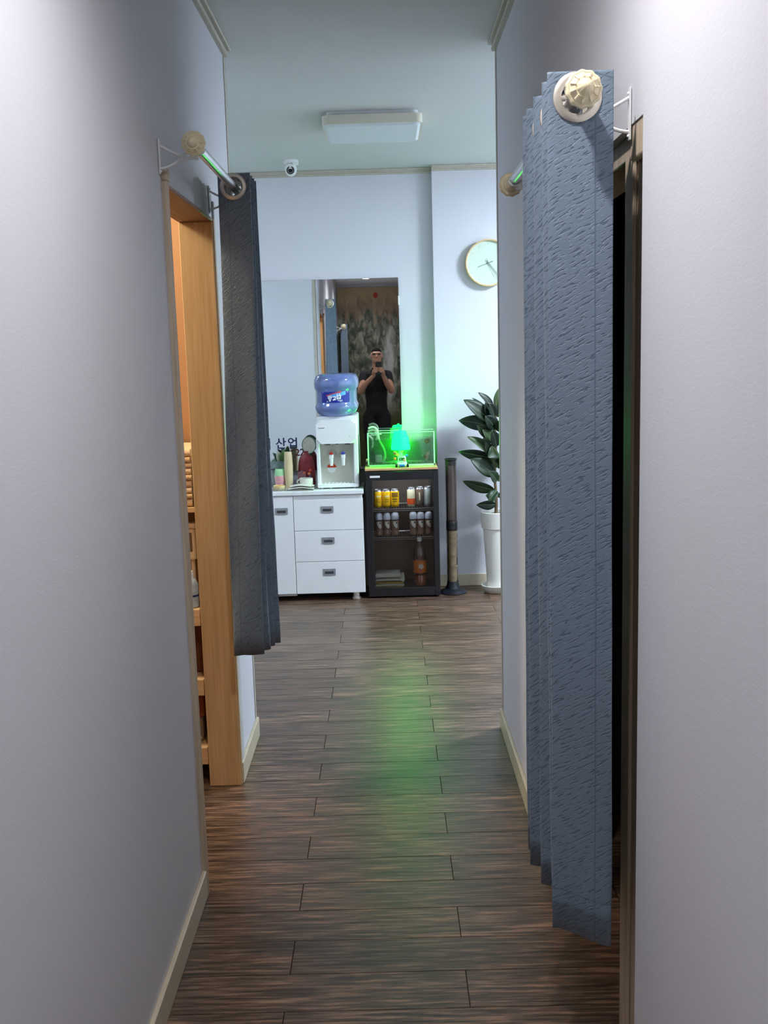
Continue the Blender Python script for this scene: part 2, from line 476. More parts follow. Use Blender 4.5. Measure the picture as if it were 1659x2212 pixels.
# baseboards with a rounded top lip
def baseboard(name, x0, x1, y0, y1, label):
    b = bm_new(); box(b, x0, x1, y0, y1, 0, .082, .003, 1); struct(name, b, M_BASE, label)
BT = .013
baseboard('baseboard_left_near', XL, XL + BT, YE, LD0 - .034, 'cream baseboard along the near corridor wall')
baseboard('baseboard_left_far', XL, XL + BT, LD1 + .004, YL - .001, 'cream baseboard between wooden door frame and corridor corner')
baseboard('baseboard_right_near', XR - BT, XR, YE, RD0 - .004, 'cream baseboard beside the dark doorway')
baseboard('baseboard_right_far', XR - BT, XR, RD1 + .06, YR - .001, 'cream baseboard between blue curtain and corridor corner')
baseboard('baseboard_back', RX0, XP, D - BT, D, 'cream baseboard under the mirror wall')
baseboard('baseboard_pier', XP, 1.75, YP - BT, YP, 'cream baseboard behind the plant pot')
baseboard('baseboard_front_left', RX0, XL - .002, YL, YL + BT, 'baseboard of the wall beside the corridor mouth')

# ceiling trims: a flat strip with a raised bead
def crown(n, q, axis, label):
    x0, x1, y0, y1 = q
    b = bm_new()
    box(b, x0, x1, y0, y1, H - .034, H - .0005)
    if axis == 'YL':
        box(b, x0, x1 + .016, y0, y1, H - .012, H - .0005, .003, 1); box(b, x0, x1 + .004, y0, y1, H - .03, H - .022, .003, 1)
    elif axis == 'YR':
        box(b, x0 - .016, x1, y0, y1, H - .012, H - .0005, .003, 1); box(b, x0 - .004, x1, y0, y1, H - .03, H - .022, .003, 1)
    else:
        box(b, x0, x1, y0 - .012, y1, H - .012, H - .0005, .003, 1); box(b, x0, x1, y0 - .004, y1, H - .03, H - .022, .003, 1)
    struct('trim_%d' % n, b, M_TRIM, label)
crown(1, (XL, XL + .014, YE, YL), 'YL', 'cream ceiling moulding over the left corridor wall')
crown(2, (XR - .014, XR, YE, YR), 'YR', 'cream ceiling moulding over the right corridor wall')
crown(3, (RX0, XP, D - .014, D), 'X', 'cream ceiling moulding over the mirror wall')
crown(4, (XP, 1.75, YP - .014, YP), 'X', 'cream ceiling moulding over the clock wall')
def guard(n, x, y, sx, label):
    b = bm_new()
    box(b, min(x, x + sx * .003), max(x, x + sx * .003), y - .026, y + .003, .0, H - .036)
    box(b, min(x - sx * .026, x + sx * .003), max(x - sx * .026, x + sx * .003), y, y + .003, 0, H - .036)
    struct('trim_%d' % n, b, M_TRIM, label)
guard(5, XL, YL, 1, 'slim cream corner strip at the left corridor corner')
guard(6, XR, YR, -1, 'slim cream corner strip at the right corridor corner')

# doorway 1: oak lining of the lit side room
d1 = bpy.data.objects.new('door_1', None); C.objects.link(d1); d1.location = (XL, (LD0 + LD1) / 2, 0); d1['kind'] = 'structure'
d1['label'] = 'oak lined doorway to the warmly lit side room'
JT = .012
b = bm_new(); box(b, XL - WT - .006, XL + .004, LD1 - JT, LD1 + .0, 0, LDZ - JT, .002, 1); box(b, XL - .012, XL + .008, LD1 - .004, LD1 + .012, 0, LDZ, .002, 1); obj('jamb', b, M_OAK, d1)
b = bm_new(); box(b, XL - WT - .006, XL - .001, LD0 + .0005, LD0 + JT, 0, LDZ - JT, .002, 1); obj('jamb', b, M_OAK, d1)
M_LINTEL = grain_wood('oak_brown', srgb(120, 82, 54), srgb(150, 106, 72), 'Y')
b = bm_new(); box(b, XL - WT - .006, XL + .005, LD0, LD1, LDZ - JT, LDZ, .002, 1); obj('door_head', b, M_LINTEL, d1)
b = bm_new(); prism(b, [(XL, LD0 - .032), (XL + .012, LD0 - .032), (XL + .014, LD0 - .024), (XL + .0115, LD0 - .016), (XL + .014, LD0 - .008), (XL + .012, LD0 - .002), (XL, LD0 - .002)], 0, 2.03, 'XY'); obj('casing', b, M_CASE, d1)
b = bm_new(); box(b, XL, XL + .018, LD0 - .035, LD0 + .001, 2.03, 2.062, .004, 2); obj('casing_cap', b, M_CASE, d1)
b = bm_new(); box(b, XL, XL + .008, LD1 + .016, LD1 + .075, .084, 2.09, .002, 1); obj('casing_strip', b, M_TRIMW, d1)

# doorway 2: dark side room
d2 = bpy.data.objects.new('door_2', None); C.objects.link(d2); d2.location = (XR, (RD0 + RD1) / 2, 0); d2['kind'] = 'structure'
d2['label'] = 'wooden doorway to the unlit side room'
b = bm_new(); box(b, XR + .018, XR + WT + .004, RD0 + .0005, RD0 + .175, 0, RDZ - .045, .003, 1); obj('jamb', b, M_CASE, d2)
b = bm_new(); box(b, XR + .010, XR + .0178, RD0 + .11, RD0 + .175, 0, RDZ - .045, .002, 1); obj('door_stop', b, M_CASE, d2)
b = bm_new(); box(b, XR + .002, XR + .0175, RD0 + .002, RD0 + .1, RDZ - .062, RDZ - .0005, .004, 2); obj('casing_cap', b, M_CASE, d2)
b = bm_new(); box(b, XR - .004, XR + WT + .006, RD1 - JT, RD1, 0, RDZ - JT, .002, 1); obj('jamb', b, M_OAK, d2)
b = bm_new(); box(b, XR + .018, XR + WT + .004, RD0 + .001, RD1 - .001, RDZ - .044, RDZ - .0005, .002, 1); obj('door_head', b, M_CASE, d2)
b = bm_new(); box(b, XR - .014, XR, RD1, RD1 + .06, 0, 1.95, .003, 1); obj('casing', b, M_CASE, d2)

# ================================================================ LAMPS
def ceiling_fixture(x0, x1, y0, y1, label, lit):
    t = thing('ceiling_light', label, 'ceiling light', ((x0 + x1) / 2, (y0 + y1) / 2, H), 'square ceiling lights of the room')
    cx, cy = (x0 + x1) / 2, (y0 + y1) / 2
    b = bm_new(); prism(b, rrect(x0 + .02, x1 - .02, y0 + .02, y1 - .02, .03), H - .02, H - .0005, 'XY'); obj('mounting_plate', b, M_WHITE, t)
    fr = mat('lamp_frame', srgb(222, 216, 196), .4, noise=(10, .03))
    b = bm_new(); pts = rrect(x0, x1, y0, y1, .035, 6)
    outer = pts; inner = rrect(x0 + .008, x1 - .008, y0 + .008, y1 - .008, .03, 6)
    n = len(outer); z0, z1 = H - .062, H - .02
    vo0 = [b.verts.new((p[0], p[1], z0)) for p in outer]; vo1 = [b.verts.new((p[0], p[1], z1)) for p in outer]
    vi0 = [b.verts.new((p[0], p[1], z0)) for p in inner]
    for i in range(n):
        j = (i + 1) % n
        b.faces.new([vo0[i], vo0[j], vo1[j], vo1[i]]); b.faces.new([vi0[i], vi0[j], vo0[j], vo0[i]])
    b.faces.new(vo1)
    obj('frame', b, fr, t)
    b = bm_new()
    lo = rrect(x0 + .022, x1 - .022, y0 + .022, y1 - .022, .03, 6)
    zt, zl = (H - .0625, H - .092) if lit else (H - .062, H - .071)
    a = [b.verts.new((p[0], p[1], zt)) for p in inner]; c_ = [b.verts.new((p[0], p[1], zl)) for p in lo]
    for i in range(n):
        j = (i + 1) % n; b.faces.new([a[i], a[j], c_[j], c_[i]])
    b.faces.new(c_)
    dm = mat('diffuser_lit_%d' % int(lit * 100), (.9, .95, 1, 1), .5, emit=ROOM_LIGHT * lit, emit_col=(.75, .87, 1, 1), noise=(8, .01)) if lit else mat('diffuser_off', srgb(226, 232, 236), .45, noise=(8, .01))
    obj('diffuser', b, dm, t)
    return t
ceiling_fixture(-.268, .216, 5.2, 5.66, 'unlit square ceiling light above the plank floor', 0)
ceiling_fixture(1.82, 2.30, 5.17, 5.63, 'lit square ceiling light out past the plant', 1)
ceiling_fixture(-2.15, -1.67, 5.17, 5.63, 'added dim square fill light, out of view past the left end of the mirror', .16)  # unseen fixture added as weak fill for cabinet, back wall and right corridor wall

def downlight(x, y, label, amt=1):
    t = thing('downlight', label, 'downlight', (x, y, H), 'recessed corridor downlights')
    b = bm_new(); torus(b, (x, y, H - .004), .05, .006, 'Z', 32, 8); obj('ring', b, M_WHITE, t, True)
    b = bm_new(); lathe(b, [(.044, -.004), (.044, -.002), (.0, -.002)], (x, y, H), 32); obj('lens', b, mat('downlight_lens', (1, 1, 1, 1), .4, emit=14, emit_col=(1, .96, .98, 1), noise=(8, .01)), t)
    ld = bpy.data.lights.new('downlight_beam', 'SPOT'); ld.energy = DOWN_LIGHT * amt; ld.color = (1, .955, .97); ld.spot_size = math.radians(158); ld.spot_blend = 1.0; ld.shadow_soft_size = .035
    lo = bpy.data.objects.new('downlight_beam', ld); C.objects.link(lo); lo.parent = t; lo.location = (0, 0, -.012)
    return t
downlight(-.03, 1.55, 'recessed ceiling spot just ahead of the photographer')
downlight(-.13, -.50, 'recessed ceiling spot above the photographer', .62)

# side room lamp
t = thing('bulb_lamp', 'round warm ceiling lamp inside the side room', 'ceiling light', (-1.45, 3.35, H))
b = bm_new(); lathe(b, [(.0, -.08), (.07, -.075), (.12, -.05), (.14, -.02), (.14, -.001)], (-1.45, 3.35, H), 28)
obj('globe', b, mat('warm_globe', (1, .7, .4, 1), .4, emit=6, emit_col=(1, .76, .5, 1), noise=(8, .01)), t, True)
ld = bpy.data.lights.new('bulb_glow', 'POINT'); ld.energy = WARM_LIGHT; ld.color = (1, .86, .64); ld.shadow_soft_size = .12
lo = bpy.data.objects.new('bulb_glow', ld); C.objects.link(lo); lo.parent = t; lo.location = (0, 0, -.22)

# ================================================================ CURTAINS AND RODS
def finial(b, x, y, z, s):
    """fluted cream knob pointing along s*Y"""
    ax = '-Y' if s < 0 else 'Y'
    lathe(b, [(.0, -.004), (.0165, -.004), (.0165, .010), (.012, .013), (.019, .018), (.0205, .024), (.017, .028)], (x, y, z), 28, ax)
    lathe(b, [(.014, .026), (.027, .028), (.031, .034), (.0305, .040), (.027, .0435), (.0255, .0430), (.0245, .046), (.017, .0525), (.0145, .0525), (.0135, .0555), (.0105, .060), (.006, .064), (.0, .067)], (x, y, z), 44, ax, flute=.035, nfl=11)
def petals(b, x, y, z, s):
    for k in range(11):
        a = 2 * PI * k / 11
        p0 = Vector((x + .0165 * math.cos(a), y + s * .0535, z + .0165 * math.sin(a)))
        p1 = Vector((x + .0245 * math.cos(a), y + s * .0470, z + .0245 * math.sin(a)))
        tube(b, [p0, p1], [.0014, .0022], 6)

def rod_thing(x, z, y0, y1, wall_x, yb0, yb1, label, petal=True):
    t = thing('curtain_rod', label, 'curtain rod', (x, (y0 + y1) / 2, z), 'curtain rods along the corridor')
    b = bm_new(); tube(b, [(x, y0, z), (x, y1, z)], .0135, 20); obj('pole', b, M_CHROME, t, True)
    for y, s in ((y0, -1), (y1, 1)):
        b = bm_new(); finial(b, x, y, z, s)
        f = obj('finial', b, M_CREAM, t, True)
        b = bm_new(); petals(b, x, y, z, s); obj('petals', b, M_CREAM, f, True)
    sx = 1 if wall_x > x else -1
    for yb in (yb0, yb1):
        b = bm_new()
        wx = wall_x - sx * .0015
        box(b, min(wx, wx - sx * .003), max(wx, wx - sx * .003), yb - .006, yb + .006, z - .062, z + .028)
        P = []
        for i in range(9):      # upper arm, sagging to the pole
            q = i / 8; P.append((wx + (x - wx) * q, yb, z + .012 - .038 * math.sin(PI * .5 * q)))
        tube(b, P, .0034, 8)
        P = []
        for i in range(9):      # lower arm, rising and curling
            q = i / 8; P.append((wx + (x - sx * -.03 - wx) * q, yb, z - .048 + .04 * q * q))
        tube(b, P, .0034, 8)
        P = []
        for i in range(9):      # cradle under the pole
            a = math.radians(-165 + 150 * i / 8); P.append((x + .0165 * math.cos(a), yb, z + .0165 * math.sin(a)))
        tube(b, P, .0034, 8)
        P = [(wx + (x - wx) * .5, yb, z - .036), (wx + (x - wx) * .68, yb, z - .028), (wx + (x - wx) * .85, yb, z - .020), (x, yb, z - .0165)]
        tube(b, P, .0034, 8)
        for zz in (z + .018, z - .055): ball(b, (wx - sx * .003, yb, zz), .0035, seg=10, rings=6)
        obj('bracket', b, M_WHITE, t, True)
    return t
rodL = rod_thing(-.47, 2.105, 2.785, 3.665, XL, 2.815, 3.60, 'chrome curtain rod with cream knob over the lit doorway')
rod_thing(.347, 1.994, 1.862, 2.80, XR, 1.945, 2.74, 'chrome curtain rod with cream knob over the dark doorway')

def catmull(P, n=5):
    out = []
    for i in range(len(P) - 1):
        p0 = P[max(i - 1, 0)]; p1 = P[i]; p2 = P[i + 1]; p3 = P[min(i + 2, len(P) - 1)]
        for k in range(n):
            t = k / n
            out.append(tuple(.5 * ((2 * p1[a]) + (-p0[a] + p2[a]) * t + (2 * p0[a] - 5 * p1[a] + 4 * p2[a] - p3[a]) * t * t + (-p0[a] + 3 * p1[a] - 3 * p2[a] + p3[a]) * t ** 3) for a in range(2)))
    out.append(P[-1]); return out

def curtain(top, bot, z1, zb, rod_x, rod_z, label, phase=0, hand=1):
    """top and bot: fold points in plan; zb(q): hem height along the cloth"""
    def dens(P):
        Q = [P[0]]
        for a, b_ in zip(P[:-1], P[1:]):
            for f in (.13, .5, .87): Q.append((a[0] + (b_[0] - a[0]) * f, a[1] + (b_[1] - a[1]) * f))
        Q.append(P[-1]); return catmull(Q, 5)
    A, B = dens(top), dens(bot); n = len(A)
    zs = [0, .004] + [.012 * i for i in range(1, 12)] + [.16, .2, .26] + [.26 + (1 - .26) * i / 20 * 1 for i in range(1, 21)]
    L_ = z1 - min(zb(0), zb(1))
    t = thing('curtain', label, 'curtain', (rod_x, top[0][1], 0), 'blue-grey eyelet curtains')
    b = bm_new(); uvl = b.loops.layers.uv.new('UVMap')
    U = [0]
    for i in range(1, n): U.append(U[-1] + math.dist(A[i], A[i - 1]))
    G = []
    for j, h in enumerate(zs):
        h_m = h if j < 16 else None
        row = []
        for i in range(n):
            bot_z = zb(U[i] / U[-1]); full_l = z1 - bot_z
            d = h if j < 16 else .26 + (full_l - .26) * (j - 15) / 20
            q = min(1, d / full_l); s = q * q * (3 - 2 * q)
            x = A[i][0] + (B[i][0] - A[i][0]) * s; y = A[i][1] + (B[i][1] - A[i][1]) * s
            w = .0035 * math.sin(9 * q + i * .35 + phase) * q + .002 * math.sin(23 * q + i * .21) * q
            row.append(b.verts.new((x + w * .5, y + w, z1 - d)))
        G.append(row)
    for j in range(len(G) - 1):
        for i in range(n - 1):
            vs_ = [G[j][i], G[j][i + 1], G[j + 1][i + 1], G[j + 1][i]]
            c = sum((v.co for v in vs_), Vector()) / 4
            if (c.x - rod_x) ** 2 + (c.z - rod_z) ** 2 < .030 ** 2: continue
            f = b.faces.new(vs_)
            for lp, (ii, jj) in zip(f.loops, ((i, j), (i + 1, j), (i + 1, j + 1), (i, j + 1))):
                lp[uvl].uv = (hand * U[ii], G[jj][ii].co.z - zb(U[ii] / U[-1]))
    o = obj('cloth', b, M_CLOTH, t, True, normals=False)
    md = o.modifiers.new('thickness', 'SOLIDIFY'); md.thickness = .0016; md.offset = 0
    # metal eyelets where the cloth crosses the rod
    for i in range(n - 1):
        if (A[i][0] - rod_x) * (A[i + 1][0] - rod_x) <= 0:
            f = (rod_x - A[i][0]) / ((A[i + 1][0] - A[i][0]) or 1)
            y = A[i][1] + (A[i + 1][1] - A[i][1]) * f
            g = bm_new()
            lathe(g, [(.0285, -.004), (.0310, -.0062), (.0370, -.0064), (.0420, -.0035), (.0430, 0), (.0420, .0035), (.0370, .0064), (.0310, .0058), (.0285, .004), (.0278, 0), (.0285, -.004)], (rod_x, y, rod_z), 36, 'Y')
            dl = [f_ for f_ in g.faces if len(f_.verts) > 4]
            bmesh.ops.delete(g, geom=dl, context='FACES')
            obj('eyelet', g, M_SATIN, t, True)
    return t
k = .938
yf = [1.880, 1.884, 1.918, 1.954, 2.010, 2.063, 2.112, 2.164, 2.196, 2.228, 2.262]
xf = [.409, .286, .398, .288, .396, .288, .396, .288, .394, .290, .392]
top = list(zip(xf, yf))
xb = [.413, .291, .392, .306, .39, .300, .392, .286, .394, .292, .396]
ybt = [1.880, 1.890, 1.930, 1.985, 2.03, 2.085, 2.125, 2.17, 2.21, 2.25, 2.29]
curtain(top, list(zip(xb, ybt)), 2.037, lambda q: .403 + .033 * min(1, q * 10) - .02 * max(0, q - .1), .347, 1.994, 'blue-grey curtain with slanting texture hanging at the dark doorway', .4, -1)
xf = [-.519, -.406, -.512, -.406, -.512, -.406, -.512, -.406, -.51]
yf = [3.450, 3.452, 3.482, 3.508, 3.534, 3.560, 3.588, 3.614, 3.64]
xb = [-.545, -.435, -.535, -.418, -.53, -.406, -.53, -.392, -.53]
ybt = [3.450, 3.454, 3.480, 3.505, 3.53, 3.572, 3.59, 3.612, 3.65]
curL = curtain(list(zip(xf, yf)), list(zip(xb, ybt)), 2.146, lambda q: .546 + .004 * math.sin(q * 20), -.47, 2.105, 'shaded blue-grey curtain gathered at the lit doorway')
rod_thing(-.47, 2.105, -1.40, -1.045, XL, -1.37, -1.10, 'short chrome curtain rod behind the photographer, seen in the mirror')
copy_thing(curL, (0, -4.76, 0), 'dark curtain behind the photographer, seen in the mirror')

# ================================================================ BACK WALL: mirror, clock, security camera
M_MIRROR = mat('mirror_silver', (.86, .89, .90, 1), .0, 1)
M_EDGE = mat('mirror_edge', srgb(60, 90, 84), .15, noise=(30, .1))
nrm = Vector((.0059, -1.0, .0118)).normalized()         # its top rests on the wall, its foot stands out a touch
MX0, MX1, MZ0, MZ1 = -.98, .104, .80, 2.036
P0 = Vector((MX1, D - .008, MZ1))
def my(x, z, off=0):
    return P0.y + off - (nrm.x * (x - P0.x) + nrm.z * (z - P0.z)) / nrm.y
t = thing('wall_mirror', 'large frameless mirror on the wall behind the dispenser', 'mirror', ((MX0 + MX1) / 2, D, MZ0))
b = bm_new()
cs = [(MX0, MZ0), (MX1, MZ0), (MX1, MZ1), (MX0, MZ1)]
f0 = [b.verts.new((x, my(x, z), z)) for x, z in cs]; f1 = [b.verts.new((x, my(x, z, .005), z)) for x, z in cs]
fr = b.faces.new(f0); b.faces.new(f1[::-1]).material_index = 1
for i in range(4):
    j = (i + 1) % 4; b.faces.new([f0[i], f1[i], f1[j], f0[j]]).material_index = 1
obj('glass', b, [M_MIRROR, M_EDGE], t)
b = bm_new(); box(b, MX1 - .004, MX1 + .006, my(MX1, 1.9) - .003, my(MX1, 1.9) + .006, 1.86, 1.92, .002, 1); obj('clip', b, M_WHITE, t)
M_INKB = mat('ink_blue', srgb(22, 48, 92), .6, noise=(20, .1)); M_INKR = mat('ink_dark_red', srgb(96, 38, 40), .6, noise=(20, .1))
def on_mirror(bm_):
    for v in bm_.verts: v.co.y = my(v.co.x, v.co.z, -.0006) + (v.co.y - D)
    return bm_
def letters(body, x, z, size, m, lab):
    o = obj('lettering', on_mirror(text_bm(body, size, (x, D, z), bold=.0015)), m, t); o['label'] = lab; return o
letters('이', -.835, .951, .082, M_INKB, 'blue Korean lettering on the mirror')
letters('산', -.735, .955, .078, M_INKB, 'blue Korean lettering on the mirror')
letters('업', -.655, .955, .078, M_INKB, 'blue Korean lettering on the mirror')
letters('이', -.515, .951, .082, M_INKB, 'blue Korean lettering on the mirror')
letters('622', -.640, .900, .064, M_INKR, 'dark red digits on the mirror')

# clock
cx, cz, yw = .680, 2.103, YP
t = thing('wall_clock', 'round pale wall clock with thin wooden rim', 'clock', (cx, yw, cz - .15))
R = .147
M_RIM = grain_wood('clock_rim', srgb(206, 176, 128), srgb(226, 200, 156), 'X')
b = bm_new(); lathe(b, [(R, .0005), (R, .048), (R - .004, .050), (R - .009, .048), (R - .009, .030), (R - .02, .028), (R - .02, .0005)], (cx, yw, cz), 72, '-Y')
dl = [f for f in b.faces if len(f.verts) > 10]; bmesh.ops.delete(b, geom=dl, context='FACES'); obj('rim', b, M_RIM, t, True)
b = bm_new(); lathe(b, [(R - .010, .026), (R - .010, .030), (0, .030)], (cx, yw, cz), 64, '-Y'); obj('dial', b, mat('clock_dial', srgb(206, 224, 208), .5, noise=(20, .02)), t)
def hand(name, ang, l, w, back, yy):
    b = bm_new(); d = Vector((math.sin(ang), 0, math.cos(ang))); s = Vector((d.z, 0, -d.x))
    c0 = Vector((cx, yw - yy, cz))
    ps = [c0 - d * back - s * w, c0 + d * l - s * w * .6, c0 + d * l + s * w * .6, c0 - d * back + s * w]
    a = [b.verts.new(p) for p in ps]; c_ = [b.verts.new(p + Vector((0, -.0012, 0))) for p in ps]
    b.faces.new(a); b.faces.new(c_[::-1])
    for i in range(4): j = (i + 1) % 4; b.faces.new([a[i], a[j], c_[j], c_[i]])
    obj(name, b, mat('clock_hand', srgb(120, 138, 128), .4, noise=(20, .05)), t)
hand('hour_hand', math.radians(-110), .075, .0025, .03, .034)
hand('minute_hand', math.radians(141), .11, .0022, .02, .036)
hand('second_hand', math.radians(152), .115, .0009, .03, .038)
b = bm_new(); lathe(b, [(.005, .030), (.005, .042), (0, .043)], (cx, yw, cz), 16, '-Y'); obj('pin', b, M_GREYM, t, True)
for k in range(12):
    a = k * PI / 6; d = Vector((math.sin(a), 0, math.cos(a))); b = bm_new()
    p = Vector((cx, yw - .0304, cz)) + d * .118
    tube(b, [p - d * .004, p + d * .004], .0008, 6); obj('hour_mark', b, mat('clock_hand', srgb(120, 138, 128)), t)

# security camera on the ceiling
sx, sy = -.528, 6.45
t = thing('security_camera', 'small white dome security camera on the ceiling by the wall', 'security camera', (sx, sy, H))
b = bm_new(); lathe(b, [(.046, -.0005), (.046, -.014), (.040, -.020), (.0, -.020)], (sx, sy + .02, H), 24); obj('base', b, M_WHITE, t, True)
b = bm_new(); box(b, sx + .012, sx + .046, sy - .02, sy + .02, H - .03, H - .012, .004, 2); obj('joint', b, M_WHITE, t)
b = bm_new(); ball(b, (sx, sy + .005, H - .052), .036, seg=24, rings=16); lathe(b, [(.033, -.012), (.034, .018), (.031, .026), (.026, .027)], (sx, sy, H - .062), 28, '-Y'); obj('shell', b, M_WHITE, t, True)
b = bm_new(); lathe(b, [(.0235, .02), (.0235, .0285), (.020, .0295), (0, .0295)], (sx, sy, H - .064), 28, '-Y'); e = obj('lens_window', b, M_BLACK, t, True)
b = bm_new(); torus(b, (sx, sy - .0300, H - .064), .0155, .0016, 'Y', 24, 6); obj('led_ring', b, M_GREYM, e, True)
b = bm_new(); lathe(b, [(.008, .029), (.008, .032), (.005, .033), (0, .0325)], (sx, sy, H - .064), 20, '-Y'); obj('lens', b, mat('lens_black', (.004, .004, .005, 1), .1), e, True)

# ================================================================ CABINET
CX0, CX1, CYF, CZT = -1.03, -.160, 6.46, .712
t = thing('cabinet', 'low white cabinet with three drawers and recessed grey handles', 'cabinet', ((CX0 + CX1) / 2, CYF + .19, 0))
b = bm_new(); box(b, CX0 + .004, CX1 - .004, CYF + .018, D - .02, .05, CZT - .03); obj('carcass', b, M_WHITEM, t)
b = bm_new(); box(b, CX0 - .004, CX1 + .006, CYF - .008, D - .015, CZT - .028, CZT, .004, 2); obj('worktop', b, M_WHITEM, t)
SPL = -.600
def pull(parent, x, z):
    b = bm_new(); y = CYF
    prism(b, [(x - .040, z + .022), (x + .040, z + .022), (x + .040, z - .018), (x + .02, z - .022), (x - .02, z - .022), (x - .040, z - .018)], y - .003, y + .001)
    q = obj('handle', b, M_GREYM, parent); q['label'] = 'grey recessed handle'
    b = bm_new(); prism(b, rrect(x - .028, x + .028, z - .010, z + .006, .004, 3), y - .0036, y - .0028); obj('grip_hollow', b, M_DARK, parent)
b = bm_new(); box(b, CX0 + .002, SPL - .002, CYF, CYF + .017, .05, CZT - .031, .0015, 1); dr = obj('door', b, M_WHITEM, t); pull(dr, -.675, .586)
b = bm_new(); box(b, SPL + .002, CX1 - .006, CYF + .006, CYF + .017, .660, CZT - .032, .001, 1); obj('top_rail', b, M_WHITEM, t)
for z0, z1 in ((.458, .657), (.258, .455), (.05, .255)):
    b = bm_new(); box(b, SPL + .002, CX1, CYF, CYF + .017, z0, z1, .0015, 1); dr = obj('drawer', b, M_WHITEM, t); pull(dr, -.387, (z0 + z1) / 2 + (.032 if z0 > .3 else .034))
for x in (CX0 + .06, CX1 - .06):
    for y in (CYF + .035, D - .08):
        b = bm_new(); lathe(b, [(.024, 0), (.027, .004), (.027, .014), (.022, .018), (.022, .05)], (x, y, 0), 20); obj('foot', b, M_SATIN, t, True)
b = bm_new(); box(b, -.72, -.60, CYF + .03, CYF + .10, .03, .049, .002, 1); obj('underside_plate', b, M_WHITEM, t)

# ================================================================ WATER DISPENSER AND BOTTLE
WX0, WX1, WY0, WY1, WZ0, WZ1 = -.447, -.182, 6.535, 6.81, CZT, 1.150
t = thing('water_dispenser', 'white countertop water dispenser with red and blue taps', 'water dispenser', ((WX0 + WX1) / 2, 6.67, WZ0))
b = bm_new()
box(b, WX0, WX0 + .022, WY0 + .02, WY1, WZ0 + .012, 1.03, .004, 1); box(b, WX1 - .03, WX1, WY0 + .02, WY1, WZ0 + .012, 1.03, .006, 1)
box(b, WX0 + .02, WX1 - .02, WY0 + .11, WY1, WZ0 + .012, 1.03); box(b, WX0 + .005, WX1, WY0 + .05, WY1, 1.0, WZ1 + .02, .012, 3)
box(b, WX0, WX1, WY0 + .01, WY1, WZ0 + .008, WZ0 + .03, .003, 1)
obj('housing', b, M_WHITE, t)
b = bm_new(); prism(b, rrect(WX0 + .004, WX1 - .010, .998, 1.148, .028, 6), WY0, WY0 + .06)
bmesh.ops.bevel(b, geom=[e for e in b.edges if abs(e.verts[0].co.y - WY0) < 1e-4 and abs(e.verts[1].co.y - WY0) < 1e-4], offset=.010, segments=3, affect='EDGES')
fp = obj('front_cover', b, M_WHITE, t, True)
b = bm_new()
box(b, WX0 + .018, WX0 + .058, WY0 - .0006, WY0 + .0006, 1.097, 1.1005); b2 = obj('lettering', b, M_DARK, fp); b2['label'] = 'tiny dark print on the cover'
b = bm_new(); lathe(b, [(.004, 0), (.004, .0015), (0, .0015)], (WX1 - .05, WY0 - .0002, 1.045), 14, '-Y'); obj('indicator', b, M_TRIMW, fp)
# sloped splash panel in the recess
b = bm_new(); prism(b, [(WY0 + .085, 1.0), (WY0 + .115, 1.0), (WY0 + .115, WZ0 + .03), (WY0 + .10, WZ0 + .03), (WY0 + .10, .90)], WX0 + .022, WX1 - .03, 'YZ'); obj('splash_panel', b, mat('dispenser_grey', srgb(214, 212, 200), .4, noise=(20, .02)), t)
for q in (-.39, -.315, -.243):
    b = bm_new(); ball(b, (q, WY0 + .045, .996), .008, seg=10, rings=6); obj('cover_stud', b, M_DARK, t)
for q in (-.39, -.265):
    b = bm_new(); box(b, q, q + .03, WY0 + .075, WY0 + .09, .985, .992); obj('slot', b, M_DARK, t)
M_RED = mat('tap_red', srgb(186, 40, 34), .4, noise=(20, .05)); M_BLUE = mat('tap_blue', srgb(40, 62, 168), .4, noise=(20, .05))
M_TAPS = mat('tap_surround', srgb(202, 200, 188), .35, noise=(20, .03))
for x, m, nm in ((-.355, M_RED, 'red topped hot water tap'), (-.279, M_BLUE, 'blue topped cold water tap')):
    b = bm_new(); lathe(b, [(.026, 0), (.026, .006), (.022, .010), (0, .010)], (x, WY0 + .088, .925), 24, '-Y'); sd = obj('tap_surround', b, M_TAPS, t, True)
    b = bm_new(); box(b, x - .014, x + .014, WY0 + .03, WY0 + .085, .896, .928, .006, 2); lathe(b, [(.010, -.045), (.012, -.01), (.012, 0)], (x, WY0 + .042, .900), 16); tp = obj('tap', b, M_WHITE, t, True); tp['label'] = nm
    b = bm_new(); box(b, x - .014, x + .014, WY0 + .022, WY0 + .06, .928, .936, .003, 1); box(b, x - .005, x + .005, WY0 + .026, WY0 + .05, .934, .946, .002, 1); obj('tap_lever', b, m, tp)
b = bm_new(); pts = [(-.357 + .030 * math.cos(a), .838 + .024 * math.sin(a)) for a in [PI * i / 12 for i in range(13)]]; prism(b, pts, WY0 + .0975, WY0 + .0995); st = obj('sticker', b, mat('sticker_red', srgb(214, 60, 28), .5, noise=(30, .05)), t); st['label'] = 'half-round red sticker'
b = bm_new(); pts = [(-.357 + .029 * math.cos(a), .834 - .030 * math.sin(a)) for a in [PI * i / 12 for i in range(13)]]; prism(b, pts, WY0 + .0975, WY0 + .0995); obj('sticker', b, M_WHITE, t)
b = bm_new(); box(b, WX0 + .004, WX1 - .004, WY0 - .012, WY0 + .10, WZ0 + .008, WZ0 + .032, .003, 1); tr_ = obj('drip_tray', b, M_WHITE, t)
b = bm_new()
for k_ in range(9): box(b, WX0 + .03 + k_ * .0245, WX0 + .044 + k_ * .0245, WY0 + .0, WY0 + .085, WZ0 + .0322, WZ0 + .0335)
obj('tray_grille', b, M_TAPS, tr_)
